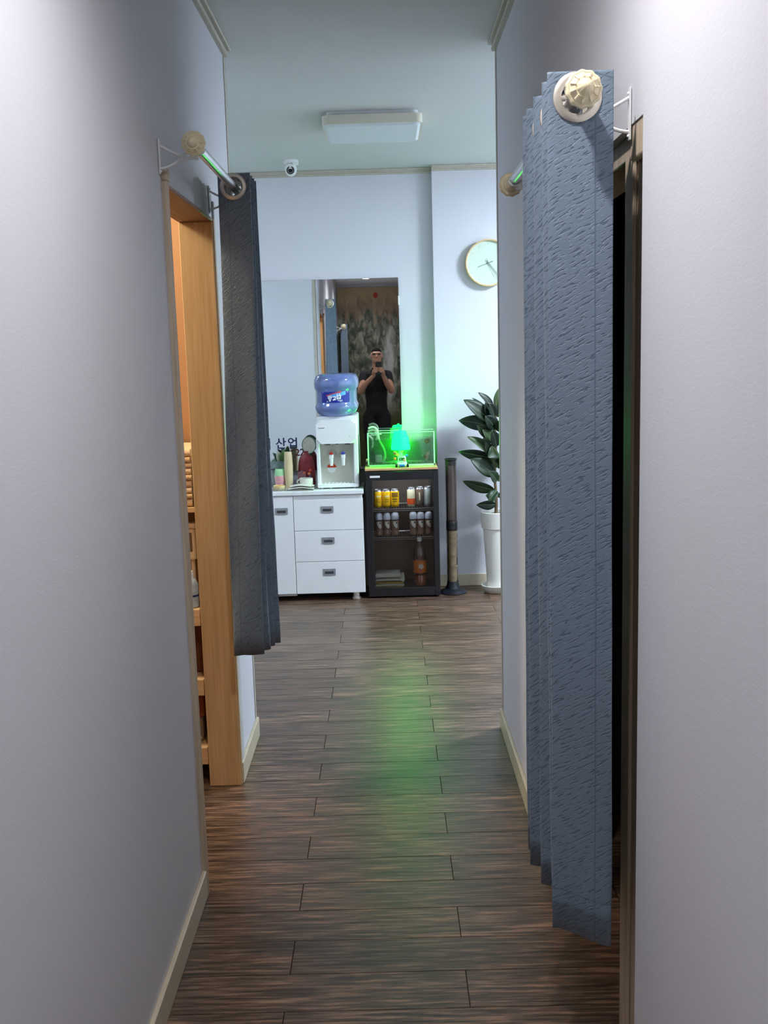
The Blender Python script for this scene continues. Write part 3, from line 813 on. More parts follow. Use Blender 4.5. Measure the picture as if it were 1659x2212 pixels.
for x in (WX0 + .03, WX0 + .085, WX1 - .03):
    b = bm_new(); lathe(b, [(.010, 0), (.010, .009)], (x, WY0 + .02, WZ0), 12); obj('foot', b, M_WHITE, t)
for x in (WX0 + .03, WX1 - .03):
    b = bm_new(); lathe(b, [(.010, 0), (.010, .014)], (x, WY1 - .03, WZ0), 12); obj('foot', b, M_WHITE, t)

BX, BY = -.314, 6.665
t = thing('water_bottle', 'upturned blue water bottle standing on the dispenser', 'water bottle', (BX, BY, 1.150))
M_WATER = glassy('bottle_blue', srgb(196, 212, 252), .10, .04, srgb(150, 174, 244), .42)
b = bm_new()
prof = [(.030, 1.140), (.045, 1.165), (.095, 1.170), (.118, 1.182), (.131, 1.200), (.136, 1.222), (.134, 1.236), (.127, 1.246), (.1255, 1.256), (.1255, 1.325), (.128, 1.332), (.1375, 1.345), (.140, 1.370), (.138, 1.395), (.127, 1.420), (.110, 1.432), (.07, 1.437), (0, 1.437)]
lathe(b, [(r, z) for r, z in prof], (BX, BY, 0), 48); body = obj('bottle_shell', b, M_WATER, t, True)
b = bm_new(); lathe(b, [(.034, 1.166), (.060, 1.160), (.092, 1.152), (.100, 1.146), (.10, 1.150)], (BX, BY, 0), 36); obj('collar', b, M_WHITE, t, True)
# wrap label: dark blue with swoosh and characters
def on_bottle(bm_, off):
    for v in bm_.verts:
        a = (v.co.x - BX) / .1262; r = .1262 + off + (D - v.co.y)
        v.co.x = BX + r * math.sin(a); v.co.y = BY - r * math.cos(a)
    return bm_
def gridquad(bm_, outline_fn, n=16):
    a = []; 
    for i in range(n + 1): a.append(outline_fn(i / n))
    vs0 = [(bm_.verts.new((p[0], D, p[1])), bm_.verts.new((p[0], D, p[2]))) for p in a]
    for i in range(n): bm_.faces.new([vs0[i][0], vs0[i + 1][0], vs0[i + 1][1], vs0[i][1]])
    return bm_
lx0, lx1 = BX - .094, BX + .096
b = bm_new(); gridquad(b, lambda q: (lx0 + (lx1 - lx0) * q, 1.256, 1.324)); lab = obj('label_wrap', on_bottle(b, .0006), mat('label_blue', srgb(22, 36, 150), .35, noise=(8, .15)), t, True)
b = bm_new(); gridquad(b, lambda q: (BX - .058 + .094 * q, 1.300 + .022 * q + .006 * math.sin(PI * q) - .006, 1.303 + .026 * q)); o_ = obj('label_swoosh', on_bottle(b, .0012), mat('label_red', srgb(222, 80, 84), .4, noise=(8, .05)), lab, True)
b = bm_new(); gridquad(b, lambda q: (BX - .050 + .118 * q, 1.293 + .016 * q * q - .004, 1.299 + (.030 * q if q < .88 else .027))); obj('label_swoosh', on_bottle(b, .0010), mat('label_sky', srgb(92, 172, 232), .4, noise=(8, .05)), lab, True)
M_LW = mat('label_white', srgb(236, 240, 248), .4, noise=(8, .02))
def bars(L_):
    b = bm_new()
    for x0, z0, x1, z1, w in L_:
        d = Vector((x1 - x0, 0, z1 - z0)); l = d.length; d.normalize(); s = Vector((-d.z, 0, d.x)) * w
        n = max(1, int(l / .008)); P = [Vector((BX + x0, D, 1.29 + z0)) + d * l * i / n for i in range(n + 1)]
        vs0 = [(b.verts.new(p - s), b.verts.new(p + s)) for p in P]
        for i in range(n): b.faces.new([vs0[i][0], vs0[i + 1][0], vs0[i + 1][1], vs0[i][1]])
    return b
glyph = [(-.048, -.006, -.020, .000, .0035), (-.046, .004, -.024, .008, .0025), (-.040, -.006, -.034, -.026, .004), (-.034, -.026, -.026, -.006, .003),
         (-.016, .001, .002, .004, .003), (.004, .004, -.002, -.008, .003), (-.002, -.008, -.016, -.018, .0035), (-.016, -.018, .004, -.014, .003),
         (.014, .020, .012, .008, .0028), (.028, .022, .026, .010, .0028), (.008, .006, .036, .010, .003), (.012, .006, .010, -.010, .003), (.034, .008, .032, -.008, .003), (.008, -.011, .034, -.009, .003), (.012, -.003, .032, -.001, .002)]
obj('label_characters', on_bottle(bars(glyph), .0018), M_LW, lab)
for q in ((.012, -.021, .044, -.019, .0014), (.026, -.026, .046, -.025, .0012), (-.088, .030, -.078, .030, .0008), (.074, .031, .088, .031, .0008), (-.056, -.027, -.048, -.026, .003)):
    obj('label_small_print', on_bottle(bars([q]), .0014), M_LW, lab)

# ================================================================ FRIDGE AND ITS CONTENTS
FX0, FX1, FY0, FY1, FZ = -.138, .320, 6.485, 6.835, .822
t = thing('drinks_fridge', 'small black glass-door drinks fridge beside the white cabinet', 'fridge', ((FX0 + FX1) / 2, 6.66, 0))
b = bm_new()
box(b, FX0, FX0 + .03, FY0 + .035, FY1, .012, FZ, .003, 1); box(b, FX1 - .03, FX1, FY0 + .035, FY1, .012, FZ, .003, 1)
box(b, FX0, FX1, FY1 - .03, FY1, .012, FZ); box(b, FX0, FX1, FY0 + .035, FY1, .77, FZ, .003, 1); box(b, FX0, FX1, FY0 + .035, FY1, .012, .052)
obj('shell', b, M_BLACK, t)
b = bm_new(); box(b, FX0 + .0301, FX1 - .0301, FY1 - .032, FY1 - .0301, .052, .77); obj('inner_back', b, mat('fridge_liner', srgb(92, 82, 76), .5, noise=(10, .06)), t)
GX0, GX1, GZ0, GZ1 = FX0 + .040, FX1 - .034, .066, .762
b = bm_new(); box(b, FX0, GX0, FY0, FY0 + .034, .012, FZ - .004, .002, 1); box(b, GX1, FX1, FY0, FY0 + .034, .012, FZ - .004, .002, 1)
box(b, GX0, GX1, FY0, FY0 + .034, .012, GZ0, .002, 1); box(b, GX0, GX1, FY0, FY0 + .034, GZ1, FZ - .004, .002, 1)
dr = obj('door', b, M_BLACK, t)
b = bm_new(); box(b, GX0, GX1, FY0 + .006, FY0 + .010, GZ0, GZ1); obj('glass_pane', b, glassy('fridge_glass', (.94, .94, .93, 1), .045, .01), dr)
b = bm_new(); prism(b, rrect(-.112, -.048, .780, .793, .003, 3), FY0 - .0022, FY0 + .0002); bg = obj('badge', b, M_WHITE, dr); bg['label'] = 'small white name plate'
for zs_ in (.574, .388):
    b = bm_new()
    for q in (FY0 + .055, FY0 + .30): tube(b, [(FX0 + .031, q, zs_ - .004), (FX1 - .031, q, zs_ - .004)], .0025, 6)
    for i in range(24): 
        x = FX0 + .04 + i * .0166; tube(b, [(x, FY0 + .055, zs_ - .0018), (x, FY0 + .30, zs_ - .0018)], .0013, 5)
    tube(b, [(FX0 + .031, FY0 + .053, zs_ - .016), (FX1 - .031, FY0 + .053, zs_ - .016)], .0022, 6)
    sh = obj('wire_shelf', b, M_CHROME, t); sh['kind'] = 'stuff'
b = bm_new(); box(b, FX0 + .06, FX1 - .06, FY0 + .042, FY0 + .054, .764, .7698); ls = obj('light_strip', b, mat('fridge_led', (.9, .95, 1, 1), .4, emit=60, emit_col=(.85, .92, 1, 1), noise=(20, .02)), t); ls['label'] = 'glowing light strip'
for x in (FX0 + .05, FX1 - .05):
    for y in (FY0 + .07, FY1 - .05):
        b = bm_new(); lathe(b, [(.016, 0), (.016, .0125)], (x, y, 0), 12); obj('foot', b, M_BLACK, t)

def wrap_patch(pts, x, y, z, R_):
    """flat outline bent onto a cylinder of radius R_ around (x, y)"""
    b = bm_new(); b.faces.new([b.verts.new((p[0], 0, p[1])) for p in pts])
    bmesh.ops.triangulate(b, faces=b.faces[:])
    for _ in range(3): bmesh.ops.subdivide_edges(b, edges=b.edges[:], cuts=1, use_grid_fill=True)
    for v in b.verts:
        a = v.co.x / R_; v.co = Vector((x + R_ * math.sin(a), y - R_ * math.cos(a), z + v.co.z))
    return b
M_ALU = mat('aluminium', (.68, .69, .72, 1), .28, 1, noise=(40, .06))
def can(x, y, z, r, h, m, label, band=None, group='cans on the upper fridge shelf'):
    t = thing('drink_can', label, 'can', (x, y, z), group)
    b = bm_new(); lathe(b, [(r * .78, 0), (r * .80, .001), (r * .98, .010), (r, .014), (r, h - .016), (r * .985, h - .013)], (x, y, z), 24); bd = obj('body', b, m, t, True)
    b = bm_new(); lathe(b, [(r * .985, h - .013), (r * .82, h - .002), (r * .84, h), (r * .78, h), (r * .76, h - .004), (0, h - .004)], (x, y, z), 24); obj('lid', b, M_ALU, t, True)
    b = bm_new(); lathe(b, [(r * .70, .0005), (r * .79, .001), (r * .97, .0098), (r * .985, .013)], (x, y, z), 24); obj('base_rim', b, M_ALU, t, True)
    for zz0, zz1, a0, a1, mm in band or ():
        b = bm_new(); n = 10; P = [(x + (r + .0004) * math.sin(a0 + (a1 - a0) * i / n), y - (r + .0004) * math.cos(a0 + (a1 - a0) * i / n)) for i in range(n + 1)]
        v0 = [(b.verts.new((p[0], p[1], z + zz0)), b.verts.new((p[0], p[1], z + zz1))) for p in P]
        for i in range(n): b.faces.new([v0[i][0], v0[i + 1][0], v0[i + 1][1], v0[i][1]])
        obj('print', b, mm, bd, True)
    return t
M_YEL = mat('can_yellow', srgb(236, 188, 20), .32, noise=(60, .06)); M_PALE = mat('can_print_pale', srgb(226, 214, 150), .4, noise=(60, .1)); M_BRN = mat('can_print_brown', srgb(120, 92, 20), .4, noise=(60, .2))
ZS = .5756
can(-.066, 6.60, ZS, .0265, .115, M_YEL, 'yellow drink can, first from the fridge badge side', ((.066, .078, -.35, .9, M_PALE), (.050, .053, -.3, .8, M_BRN), (.036, .039, -.3, .8, M_BRN)))
can(-.012, 6.60, ZS, .0265, .115, M_YEL, 'yellow drink can, second from the fridge badge side', ((.066, .078, -.35, .9, M_PALE), (.050, .053, -.3, .8, M_BRN), (.036, .039, -.3, .8, M_BRN)))
can(.043, 6.605, ZS, .0275, .115, M_YEL, 'yellow drink can standing third with brown print', ((.064, .094, -.8, .8, M_BRN), (.048, .056, -.6, .6, M_BRN), (.034, .040, -.5, .5, M_BRN)))
M_TOMB = mat('can_cream', srgb(206, 204, 172), .35, noise=(60, .12)); M_ORP = mat('can_orange', srgb(206, 84, 34), .35, noise=(60, .1)); M_COF = mat('can_coffee', srgb(98, 82, 74), .35, noise=(60, .15))
can(.148, 6.605, ZS, .026, .122, M_TOMB, 'cream drink can with orange lower half', ((.014, .052, -1.5, 1.5, M_ORP),))
can(.203, 6.605, ZS, .0255, .125, M_COF, 'brown coffee can next to the cream and orange one', ((.04, .09, -.2, .1, M_TOMB),))
can(.255, 6.61, ZS, .0255, .125, mat('can_grey', srgb(150, 156, 156), .35, noise=(60, .12)), 'grey drink can standing last beside the fridge wall')
M_CAPW = mat('cap_milk', srgb(206, 214, 232), .35, noise=(30, .04)); M_MILKB = mat('milk_coffee', srgb(138, 108, 94), .35, noise=(50, .12)); M_COWW = mat('cow_white', srgb(222, 222, 214), .4, noise=(50, .05)); M_COWB = mat('cow_black', srgb(30, 28, 28), .4, noise=(50, .2))
def milk(x, y, z, label):
    t = thing('milk_bottle', label, 'bottle', (x, y, z), 'small coffee milk bottles on the lower fridge shelf')
    b = bm_new(); lathe(b, [(.018, 0), (.022, .004), (.0225, .03), (.0205, .036), (.0225, .042), (.0225, .092), (.019, .098)], (x, y, z), 20); bd = obj('body', b, M_MILKB, t, True)
    b = bm_new(); lathe(b, [(.019, .097), (.0225, .101), (.0225, .104)], (x, y, z), 20); obj('neck_band', b, M_COWB, t, True)
    b = bm_new(); lathe(b, [(.024, .103), (.0245, .112), (.024, .128), (.020, .142), (.012, .148), (0, .149)], (x, y, z), 20); obj('dome_cap', b, M_CAPW, t, True)
    for pts, m_ in (([(-.014, .092), (.014, .092), (.017, .080), (.012, .066), (.016, .052), (.006, .046), (-.002, .058), (-.010, .066), (-.015, .078)], M_COWW), ([(.004, .088), (.014, .086), (.012, .074), (.006, .078)], M_COWB)):
        b = wrap_patch(pts, x, y, z, .0232 if m_ is M_COWW else .0237); obj('cow_patch', b, m_, bd)
    return t
ZS = .3896
for x, l in ((-.064, 'coffee milk bottle under the first yellow can'), (-.012, 'coffee milk bottle under the second yellow can'), (.041, 'coffee milk bottle under the third yellow can'), (.158, 'coffee milk bottle under the cream and orange can'), (.206, 'coffee milk bottle under the brown coffee can'), (.257, 'coffee milk bottle standing last beside the fridge wall')):
    milk(x, 6.61, ZS, l)
# big orange soda bottle
x, y = .195, 6.60
t = thing('soda_bottle', 'large clear soda bottle with orange label in the fridge', 'bottle', (x, y, .0525))
M_PET = glassy('clear_plastic', (.93, .90, .87, 1), .10, .03, srgb(200, 170, 150), .08)
b = bm_new(); lathe(b, [(.030, .0535), (.040, .058), (.042, .075), (.0415, .120), (.0385, .126), (.042, .134), (.042, .238), (.0415, .270), (.037, .300), (.026, .325), (.0150, .340), (.0135, .352)], (x, y, 0), 28); obj('shell', b, M_PET, t, True)
b = bm_new(); lathe(b, [(.028, .0545), (.038, .060), (.0400, .078), (.0395, .118), (.0365, .124), (.0, .124)], (x, y, 0), 28); obj('drink', b, mat('orange_drink', srgb(196, 96, 50), .15, noise=(20, .08)), t, True)
b = bm_new(); lathe(b, [(.0424, .142), (.0426, .144), (.0426, .222), (.0424, .224)], (x, y, 0), 32)
bmesh.ops.delete(b, geom=[f for f in b.faces if len(f.verts) > 4], context='FACES'); lb = obj('label_wrap', b, mat('label_orange', srgb(226, 122, 34), .35, noise=(40, .05)), t, True)
b = bm_new(); pts = []
for i in range(28):
    a = 2 * PI * i / 28; rr = .0165 + .0032 * math.cos(5 * a + .5); pts.append((.006 + rr * math.cos(a), .186 + rr * math.sin(a)))
b.free(); b = wrap_patch(pts, x, y, 0, .0432); obj('label_mark', b, mat('label_cream', srgb(226, 222, 204), .4, noise=(40, .06)), lb)
b = bm_new(); pts = [(.002 + .009 * math.cos(2 * PI * i / 14), .158 + .009 * math.sin(2 * PI * i / 14)) for i in range(14)]
b.free(); b = wrap_patch(pts, x, y, 0, .0434); obj('label_mark', b, mat('label_pinkred', srgb(206, 96, 84), .4, noise=(40, .06)), lb)
b = bm_new(); lathe(b, [(.0155, .346), (.0160, .348), (.0160, .366), (.0145, .3685), (0, .3685)], (x, y, 0), 24, flute=.02, nfl=12); obj('cap', b, M_WHITE, t, True)
# sheets and booklets lying on the fridge floor
M_PAPER = mat('paper_white', srgb(224, 226, 214), .7, noise=(30, .04)); M_PAPY = mat('paper_yellow', srgb(196, 168, 74), .7, noise=(30, .08))
px0, px1, py0, py1 = -.095, .085, 6.545, 6.75
z = .0525
for i, (m_, lab_) in enumerate(((M_PAPY, 'lowest yellow booklet on the fridge floor'), (M_PAPER, 'white booklet between two yellow ones on the fridge floor'), (M_PAPY, 'upper yellow booklet on the fridge floor'), (M_PAPER, 'rolled white brochure on the fridge booklets'), (M_PAPER, 'flat white sheet topping the fridge booklets'))):
    b = bm_new(); th = (.012, .011, .011, .012, .010)[i]; sl = (.0, .0, .004, .004, .0)[i]
    n = 8; rows = []
    for k_ in range(n + 1):
        q = k_ / n; xx = px0 + (px1 - px0 - (.02 if i == 4 else 0) + .004 * (i % 2)) * q
        lift = .003 * math.sin(PI * q) * (i % 2) 
        rows.append([b.verts.new((xx, yy, z + dz + lift)) for yy, dz in ((py0 + .004 * i, 0), (py1, 0), (py1, th - .001), (py0 + .004 * i, th - .001))])
    for k_ in range(n):
        for j in range(4):
            jj = (j + 1) % 4; b.faces.new([rows[k_][j], rows[k_][jj], rows[k_ + 1][jj], rows[k_ + 1][j]])
    b.faces.new(rows[0]); b.faces.new(rows[-1][::-1])
    if i == 3: lathe(b, [(.0, 0), (.012, 0), (.012, .19), (0, .19)], (px1 - .004, py0 + .01, z + .006), 16, 'Y')
    tag(obj('booklet', b, m_), lab_, 'booklet', 'papers in the fridge')
    z += th + (.0035 if i % 2 else .0) + (.009 if i == 3 else 0) + (.006 if i == 2 else 0)

# ================================================================ FISH TANK, LAMP
b = bm_new(); box(b, -.142, .318, 6.492, 6.80, FZ + .0005, FZ + .016, .002, 1)
tag(obj('wooden_board', b, M_OAKX), 'thin wooden board lying on top of the fridge', 'board')
TZ = FZ + .0165
TX0, TX1, TY0, TY1, TZ1 = -.122, .306, 6.604, 6.79, 1.052
t = thing('fish_tank', 'small rectangular glass fish tank on the wooden board', 'fish tank', ((TX0 + TX1) / 2, (TY0 + TY1) / 2, TZ))
M_TANK = glassy('tank_glass', (.975, .99, .985, 1), .06, .02, srgb(190, 236, 215), .035)
g_ = .005
for nm, q in (('pane', (TX0, TX1, TY0, TY0 + g_, TZ, TZ1)), ('pane', (TX0, TX1, TY1 - g_, TY1, TZ, TZ1)), ('pane', (TX0, TX0 + g_, TY0 + g_, TY1 - g_, TZ, TZ1)), ('pane', (TX1 - g_, TX1, TY0 + g_, TY1 - g_, TZ, TZ1)), ('bottom_pane', (TX0 + g_, TX1 - g_, TY0 + g_, TY1 - g_, TZ, TZ + g_))):
    b = bm_new(); box(b, *q); obj(nm, b, M_TANK, t)
M_SEAL = mat('pale_seal', srgb(196, 226, 208), .35, noise=(20, .04))
for q in ((TX0, TY0), (TX1 - .006, TY0), (TX0, TY1 - .006), (TX1 - .006, TY1 - .006)):
    b = bm_new(); box(b, q[0] - .001, q[0] + .007, q[1] - .001, q[1] + .007, TZ, TZ1 + .001); obj('corner_seal', b, M_SEAL, t)
for q in ((TX0, TX1, TY0 - .001, TY0 + .006), (TX0, TX1, TY1 - .006, TY1 + .001)):
    b = bm_new(); box(b, *q, TZ, TZ + .010); obj('bottom_seal', b, M_SEAL, t)
    b = bm_new(); box(b, *q, TZ1 - .001, TZ1 + .003); obj('rim', b, M_SEAL, t)
b = bm_new(); box(b, TX0 + .006, TX1 - .006, TY0 + .006, TY1 - .006, TZ + .006, 1.008); wt = obj('water', b, glassy('tank_water', (.96, .995, .98, 1), .03, .02, srgb(190, 245, 215), .06), t)
b = bm_new()
for i in range(420):
    x = random.uniform(TX0 + .012, TX1 - .012); y = random.uniform(TY0 + .012, TY1 - .012); r = random.uniform(.003, .006)
    ball(b, (x, y, TZ + .0095 + random.uniform(0, .006)), r, seg=6, rings=4)
gr = obj('gravel', b, mat('tank_gravel', srgb(200, 200, 180), .6, noise=(200, .3)), t); gr['kind'] = 'stuff'
b = bm_new(); box(b, TX0 + .016, TX0 + .042, TY0 + .02, TY0 + .06, TZ + .02, .935, .004, 2)
for k_ in range(6): box(b, TX0 + .018, TX0 + .040, TY0 + .018, TY0 + .021, TZ + .03 + k_ * .013, TZ + .036 + k_ * .013)
obj('filter', b, M_BLACK, t)
M_HOSE = mat('pale_hose', srgb(206, 228, 198), .35, noise=(20, .03))
def spline(P, n=6):
    P = [Vector(p) for p in P]; out = []
    for i in range(len(P) - 1):
        p0 = P[max(i - 1, 0)]; p1 = P[i]; p2 = P[i + 1]; p3 = P[min(i + 2, len(P) - 1)]
        for k_ in range(n):
            q = k_ / n
            out.append(.5 * (2 * p1 + (p2 - p0) * q + (2 * p0 - 5 * p1 + 4 * p2 - p3) * q * q + (3 * p1 - p0 - 3 * p2 + p3) * q ** 3))
    return out + [P[-1]]
yy = TY0 + .06
for P, r in (([(-.114, yy, 1.080), (-.085, yy, 1.088), (-.060, yy, 1.070), (-.055, yy, 1.035), (-.046, yy, 1.0), (-.020, yy, .95), (-.010, yy, .905), (-.018, yy, .875), (-.030, yy, .855)], .0075),
             ([(-.114, yy + .02, 1.058), (-.095, yy + .02, 1.066), (-.072, yy + .02, 1.060), (-.062, yy + .02, 1.035), (-.066, yy + .02, 1.000)], .0065),
             ([(-.113, yy - .02, 1.030), (-.098, yy - .02, 1.022), (-.088, yy - .02, 1.0), (-.088, yy - .02, .975), (-.094, yy - .02, .957)], .006)):
    b = bm_new(); tube(b, spline(P), r, 10); obj('air_hose', b, M_HOSE, t, True)
b = bm_new(); tube(b, [(-.12, yy, 1.034), (-.03, yy, 1.040)], .004, 8); obj('hose_bar', b, M_HOSE, t, True)
b = bm_new(); lathe(b, [(.012, 0), (.022, .004), (.026, .030), (.022, .050), (.0, .052)], (-.055, TY0 + .05, TZ + .02), 20); obj('pump', b, M_WHITE, t, True)
def fish(x, y, z, r, c1, c2, label):
    t = thing('goldfish', label, 'fish', (x, y, z - r), 'goldfish in the tank')
    b = bm_new(); ball(b, (x, y, z), r * .95, r * .8, r, 20, 14); bd = obj('body', b, c1, t, True)
    b = bm_new(); ball(b, (x - r * .3, y - r * .35, z - r * .15), r * .62, r * .55, r * .66, 14, 10); obj('belly', b, c2, bd, True)
    for nm, pts in (('tail', [(0, .6), (.55, 1.5), (1.2, 1.7), (1.0, .9), (1.6, .5), (.7, .2)]), ('fin', [(-.7, .2), (-1.5, .6), (-1.35, .05), (-.8, -.2)]), ('fin', [(.2, -.8), (.7, -1.35), (-.1, -1.3), (-.3, -.85)])):
        b = bm_new(); prism(b, [(x + p[0] * r, z + p[1] * r) for p in pts], y - .0008, y + .0008); obj(nm, b, mat('fish_fin', srgb(226, 214, 180), .4, noise=(60, .1)), t)
    for s in (-1, 1):
        b = bm_new(); ball(b, (x - r * .35 + s * r * .4, y - r * .72, z + r * .25), r * .13, seg=8, rings=6); obj('eye', b, M_BLACK, bd)
fish(.262, TY0 + .045, .990, .0185, mat('fish_brown', srgb(150, 86, 40), .4, noise=(80, .2)), mat('fish_orange', srgb(218, 140, 40), .4, noise=(80, .1)), 'round orange goldfish high up in the tank')
fish(.252, TY0 + .045, .892, .0195, mat('fish_pink', srgb(206, 160, 138), .4, noise=(80, .15)), mat('fish_red', srgb(160, 70, 56), .4, noise=(80, .15)), 'pinkish goldfish low down in the tank')

# table lamp: glowing shade over a small toy car with flowers
LX, LY = .094, 6.537
t = thing('table_lamp', 'small glowing green lamp on a colourful toy car base', 'lamp', (LX, LY, TZ - .0005))
zb = FZ + .016
M_GLOW = mat('lamp_glow', (.0, .25, .1, 1), .6, emit=GREEN_LIGHT, emit_col=(.0, 1.0, .012, 1), noise=(20, .02))
b = bm_new(); prof = [(.0590, .112), (.0605, .124), (.0520, .184), (.0490, .198), (.0420, .202), (.0400, .222), (.0360, .229), (.010, .232), (0, .232)]
lathe(b, prof, (LX - .006, LY, zb), 32); sh = obj('shade', b, M_GLOW, t, True)
b = bm_new(); ball(b, (LX - .006, LY, zb + .234), .007, seg=12, rings=8); obj('shade_knob', b, M_GLOW, sh, True)
for i, a in enumerate((-.35, -.05, .25)):
    b = bm_new(); ball(b, (LX - .006 + .055 * math.sin(a), LY - .055 * math.cos(a), zb + .133), .0035, .001, .0035, 8, 6); obj('shade_dot', b, mat('shade_dot', srgb(0, 150, 110), .5, noise=(20, .05)), sh)
M_TOYW = mat('toy_white', srgb(210, 232, 214), .4, noise=(30, .04)); M_TOYB = mat('toy_blue', srgb(40, 110, 190), .4, noise=(30, .06)); M_TYRE = mat('toy_tyre', (.01, .01, .011, 1), .6, noise=(60, .2))
b = bm_new(); box(b, LX - .032, LX + .032, LY - .03, LY + .035, zb + .010, zb + .034, .008, 3); car = obj('car_body', b, M_TOYW, t, True)
b = bm_new(); box(b, LX - .026, LX + .026, LY - .012, LY + .03, zb + .032, zb + .070, .010, 3); obj('car_cabin', b, M_TOYW, car, True)
b = bm_new(); box(b, LX - .016, LX + .016, LY - .034, LY - .028, zb + .006, zb + .020, .002, 1); obj('bumper', b, M_TOYB, car)
b = bm_new(); prism(b, rrect(LX - .019, LX + .019, zb + .042, zb + .060, .005, 3), LY - .0135, LY - .0118); obj('windscreen', b, M_DARK, car)
for x in (LX - .036, LX + .036):
    for y in (LY - .018, LY + .025):
        b = bm_new(); lathe(b, [(.0, -.007), (.011, -.007), (.0135, -.004), (.0135, .004), (.011, .007), (0, .007)], (x, y, zb + .0138), 20, 'X'); obj('wheel', b, M_TYRE, t, True)
for i, (x, z, r, c_) in enumerate(((-.042, .096, .012, (214, 110, 96)), (-.028, .083, .012, (226, 214, 92)), (-.044, .058, .009, (238, 140, 46)), (.002, .106, .010, (236, 170, 110)), (.030, .076, .010, (40, 130, 200)), (.014, .046, .008, (206, 120, 96)), (-.010, .050, .007, (90, 120, 110)))):
    b = bm_new()
    for k_ in range(5):
        a = 2 * PI * k_ / 5 + i; ball(b, (LX + x + r * .55 * math.cos(a), LY - .034, zb + z + r * .55 * math.sin(a)), r * .48, r * .3, r * .48, 8, 6)
    ball(b, (LX + x, LY - .037, zb + z), r * .35, seg=8, rings=6)
    obj('flower', b, mat('flower_%d' % i, srgb(*c_), .5, noise=(60, .08)), t, True)
b = bm_new(); prism(b, [(LX + .022, zb + .098), (LX + .038, zb + .110), (LX + .052, zb + .098), (LX + .046, zb + .092), (LX + .028, zb + .092)], LY - .036, LY - .030); obj('toy_leaf', b, mat('toy_leaf', srgb(20, 120, 70), .5, noise=(60, .08)), t)
b = bm_new(); tube(b, [(LX - .006, LY, zb + .065), (LX - .006, LY, zb + .13)], .012, 14); obj('stem', b, M_TOYW, t, True)

# ================================================================ CUP COLLECTOR TUBE, POTTED PLANT
x, y = .407, 6.60
t = thing('cup_collector', 'smoky plastic cup tube on a black foot beside the fridge', 'cup dispenser', (x, y, 0))
b = bm_new(); lathe(b, [(.090, 0), (.092, .006), (.080, .016), (.050, .030), (.040, .055), (.038, .075)], (x, y, 0), 36); obj('foot', b, mat('foot_navy', srgb(22, 26, 34), .3, noise=(30, .1)), t, True)
b = bm_new(); lathe(b, [(.0335, .44), (.0335, .855)], (x, y, 0), 28)
bmesh.ops.delete(b, geom=[f for f in b.faces if len(f.verts) > 4], context='FACES'); obj('tube', b, glassy('smoky_tube', (.60, .53, .48, 1), .06, .12, srgb(92, 76, 66), .34), t, True)
b = bm_new(); lathe(b, [(.0335, .06), (.0335, .44)], (x, y, 0), 28)
bmesh.ops.delete(b, geom=[f for f in b.faces if len(f.verts) > 4], context='FACES'); obj('tube', b, glassy('clear_tube', (.93, .91, .88, 1), .08, .05), t, True)
b = bm_new(); lathe(b, [(.0345, .835), (.0345, .862), (.0395, .868), (.0395, .877), (.031, .877), (.031, .835)], (x, y, 0), 28); obj('top_collar', b, M_BLACK, t, True)
b = bm_new(); lathe(b, [(.0350, .412), (.0365, .418), (.0365, .438), (.0355, .442), (.0365, .446), (.0365, .468), (.0350, .472)], (x, y, 0), 28)
bmesh.ops.delete(b, geom=[f for f in b.faces if len(f.verts) > 4], context='FACES'); obj('middle_collar', b, M_BLACK, t, True)
b = bm_new(); box(b, x - .0372, x - .0352, y - .006, y + .006, .06, .86); obj('side_rail', b, M_DARK, t)
M_CUP = mat('paper_cup', srgb(230, 212, 172), .6, noise=(60, .06))
z = .052
i = 0
while z < .40:
    b = bm_new(); r0 = .0255; r1 = .031
    lathe(b, [(r0, z), (r1, z + .060), (r1 + .0012, z + .0615), (r1, z + .063), (r1 - .001, z + .061), (r0 - .001, z + .003), (0, z + .003)], (x + .002 * math.sin(i * 1.7), y, 0), 22)
    tag(obj('paper_cup', b, M_CUP, None, True), 'lowest cream paper cup, just above the black foot' if i == 0 else 'topmost cream paper cup, just below the black collar' if z > .389 else 'cream paper cup nested midway in the tube beside the fridge', 'paper cup', 'paper cups in the collector tube')
    z += .062 if i in (0, 2, 3) else .011
    i += 1

px, py = .690, 6.585
t = thing('potted_plant', 'rubber plant with glossy dark leaves in a tall white pot', 'plant', (px, py, 0))
M_POT = mat('pot_white', srgb(222, 220, 210), .4, noise=(12, .03))
b = bm_new(); lathe(b, [(.055, .024), (.060, .028), (.076, .30), (.084, .420), (.093, .425), (.100, .528), (.097, .532), (.091, .530), (.087, .500), (0, .500)], (px, py, 0), 40); obj('pot', b, M_POT, t, True)
b = bm_new(); lathe(b, [(.070, .0), (.078, .004), (.097, .042), (.101, .050), (.097, .052), (.090, .046), (.072, .022), (0, .022)], (px, py, 0), 40); obj('saucer', b, M_POT, t, True)
b = bm_new(); lathe(b, [(.0865, .500), (.06, .512), (.03, .516), (0, .515)], (px, py, 0), 28); obj('soil', b, mat('soil', srgb(70, 58, 40), .9, noise=(90, .4), bump=(60, .8)), t, True)
stem_pts = spline([(px, py, .50), (px + .004, py, .62), (px - .004, py, .76), (px + .006, py, .90), (px + .002, py, 1.04), (px + .008, py, 1.16), (px + .006, py, 1.24)])
b = bm_new(); tube(b, stem_pts, [.011 - .006 * i_ / len(stem_pts) for i_ in range(len(stem_pts))], 10); obj('stem', b, mat('plant_stem', srgb(98, 78, 50), .7, noise=(60, .2)), t, True)
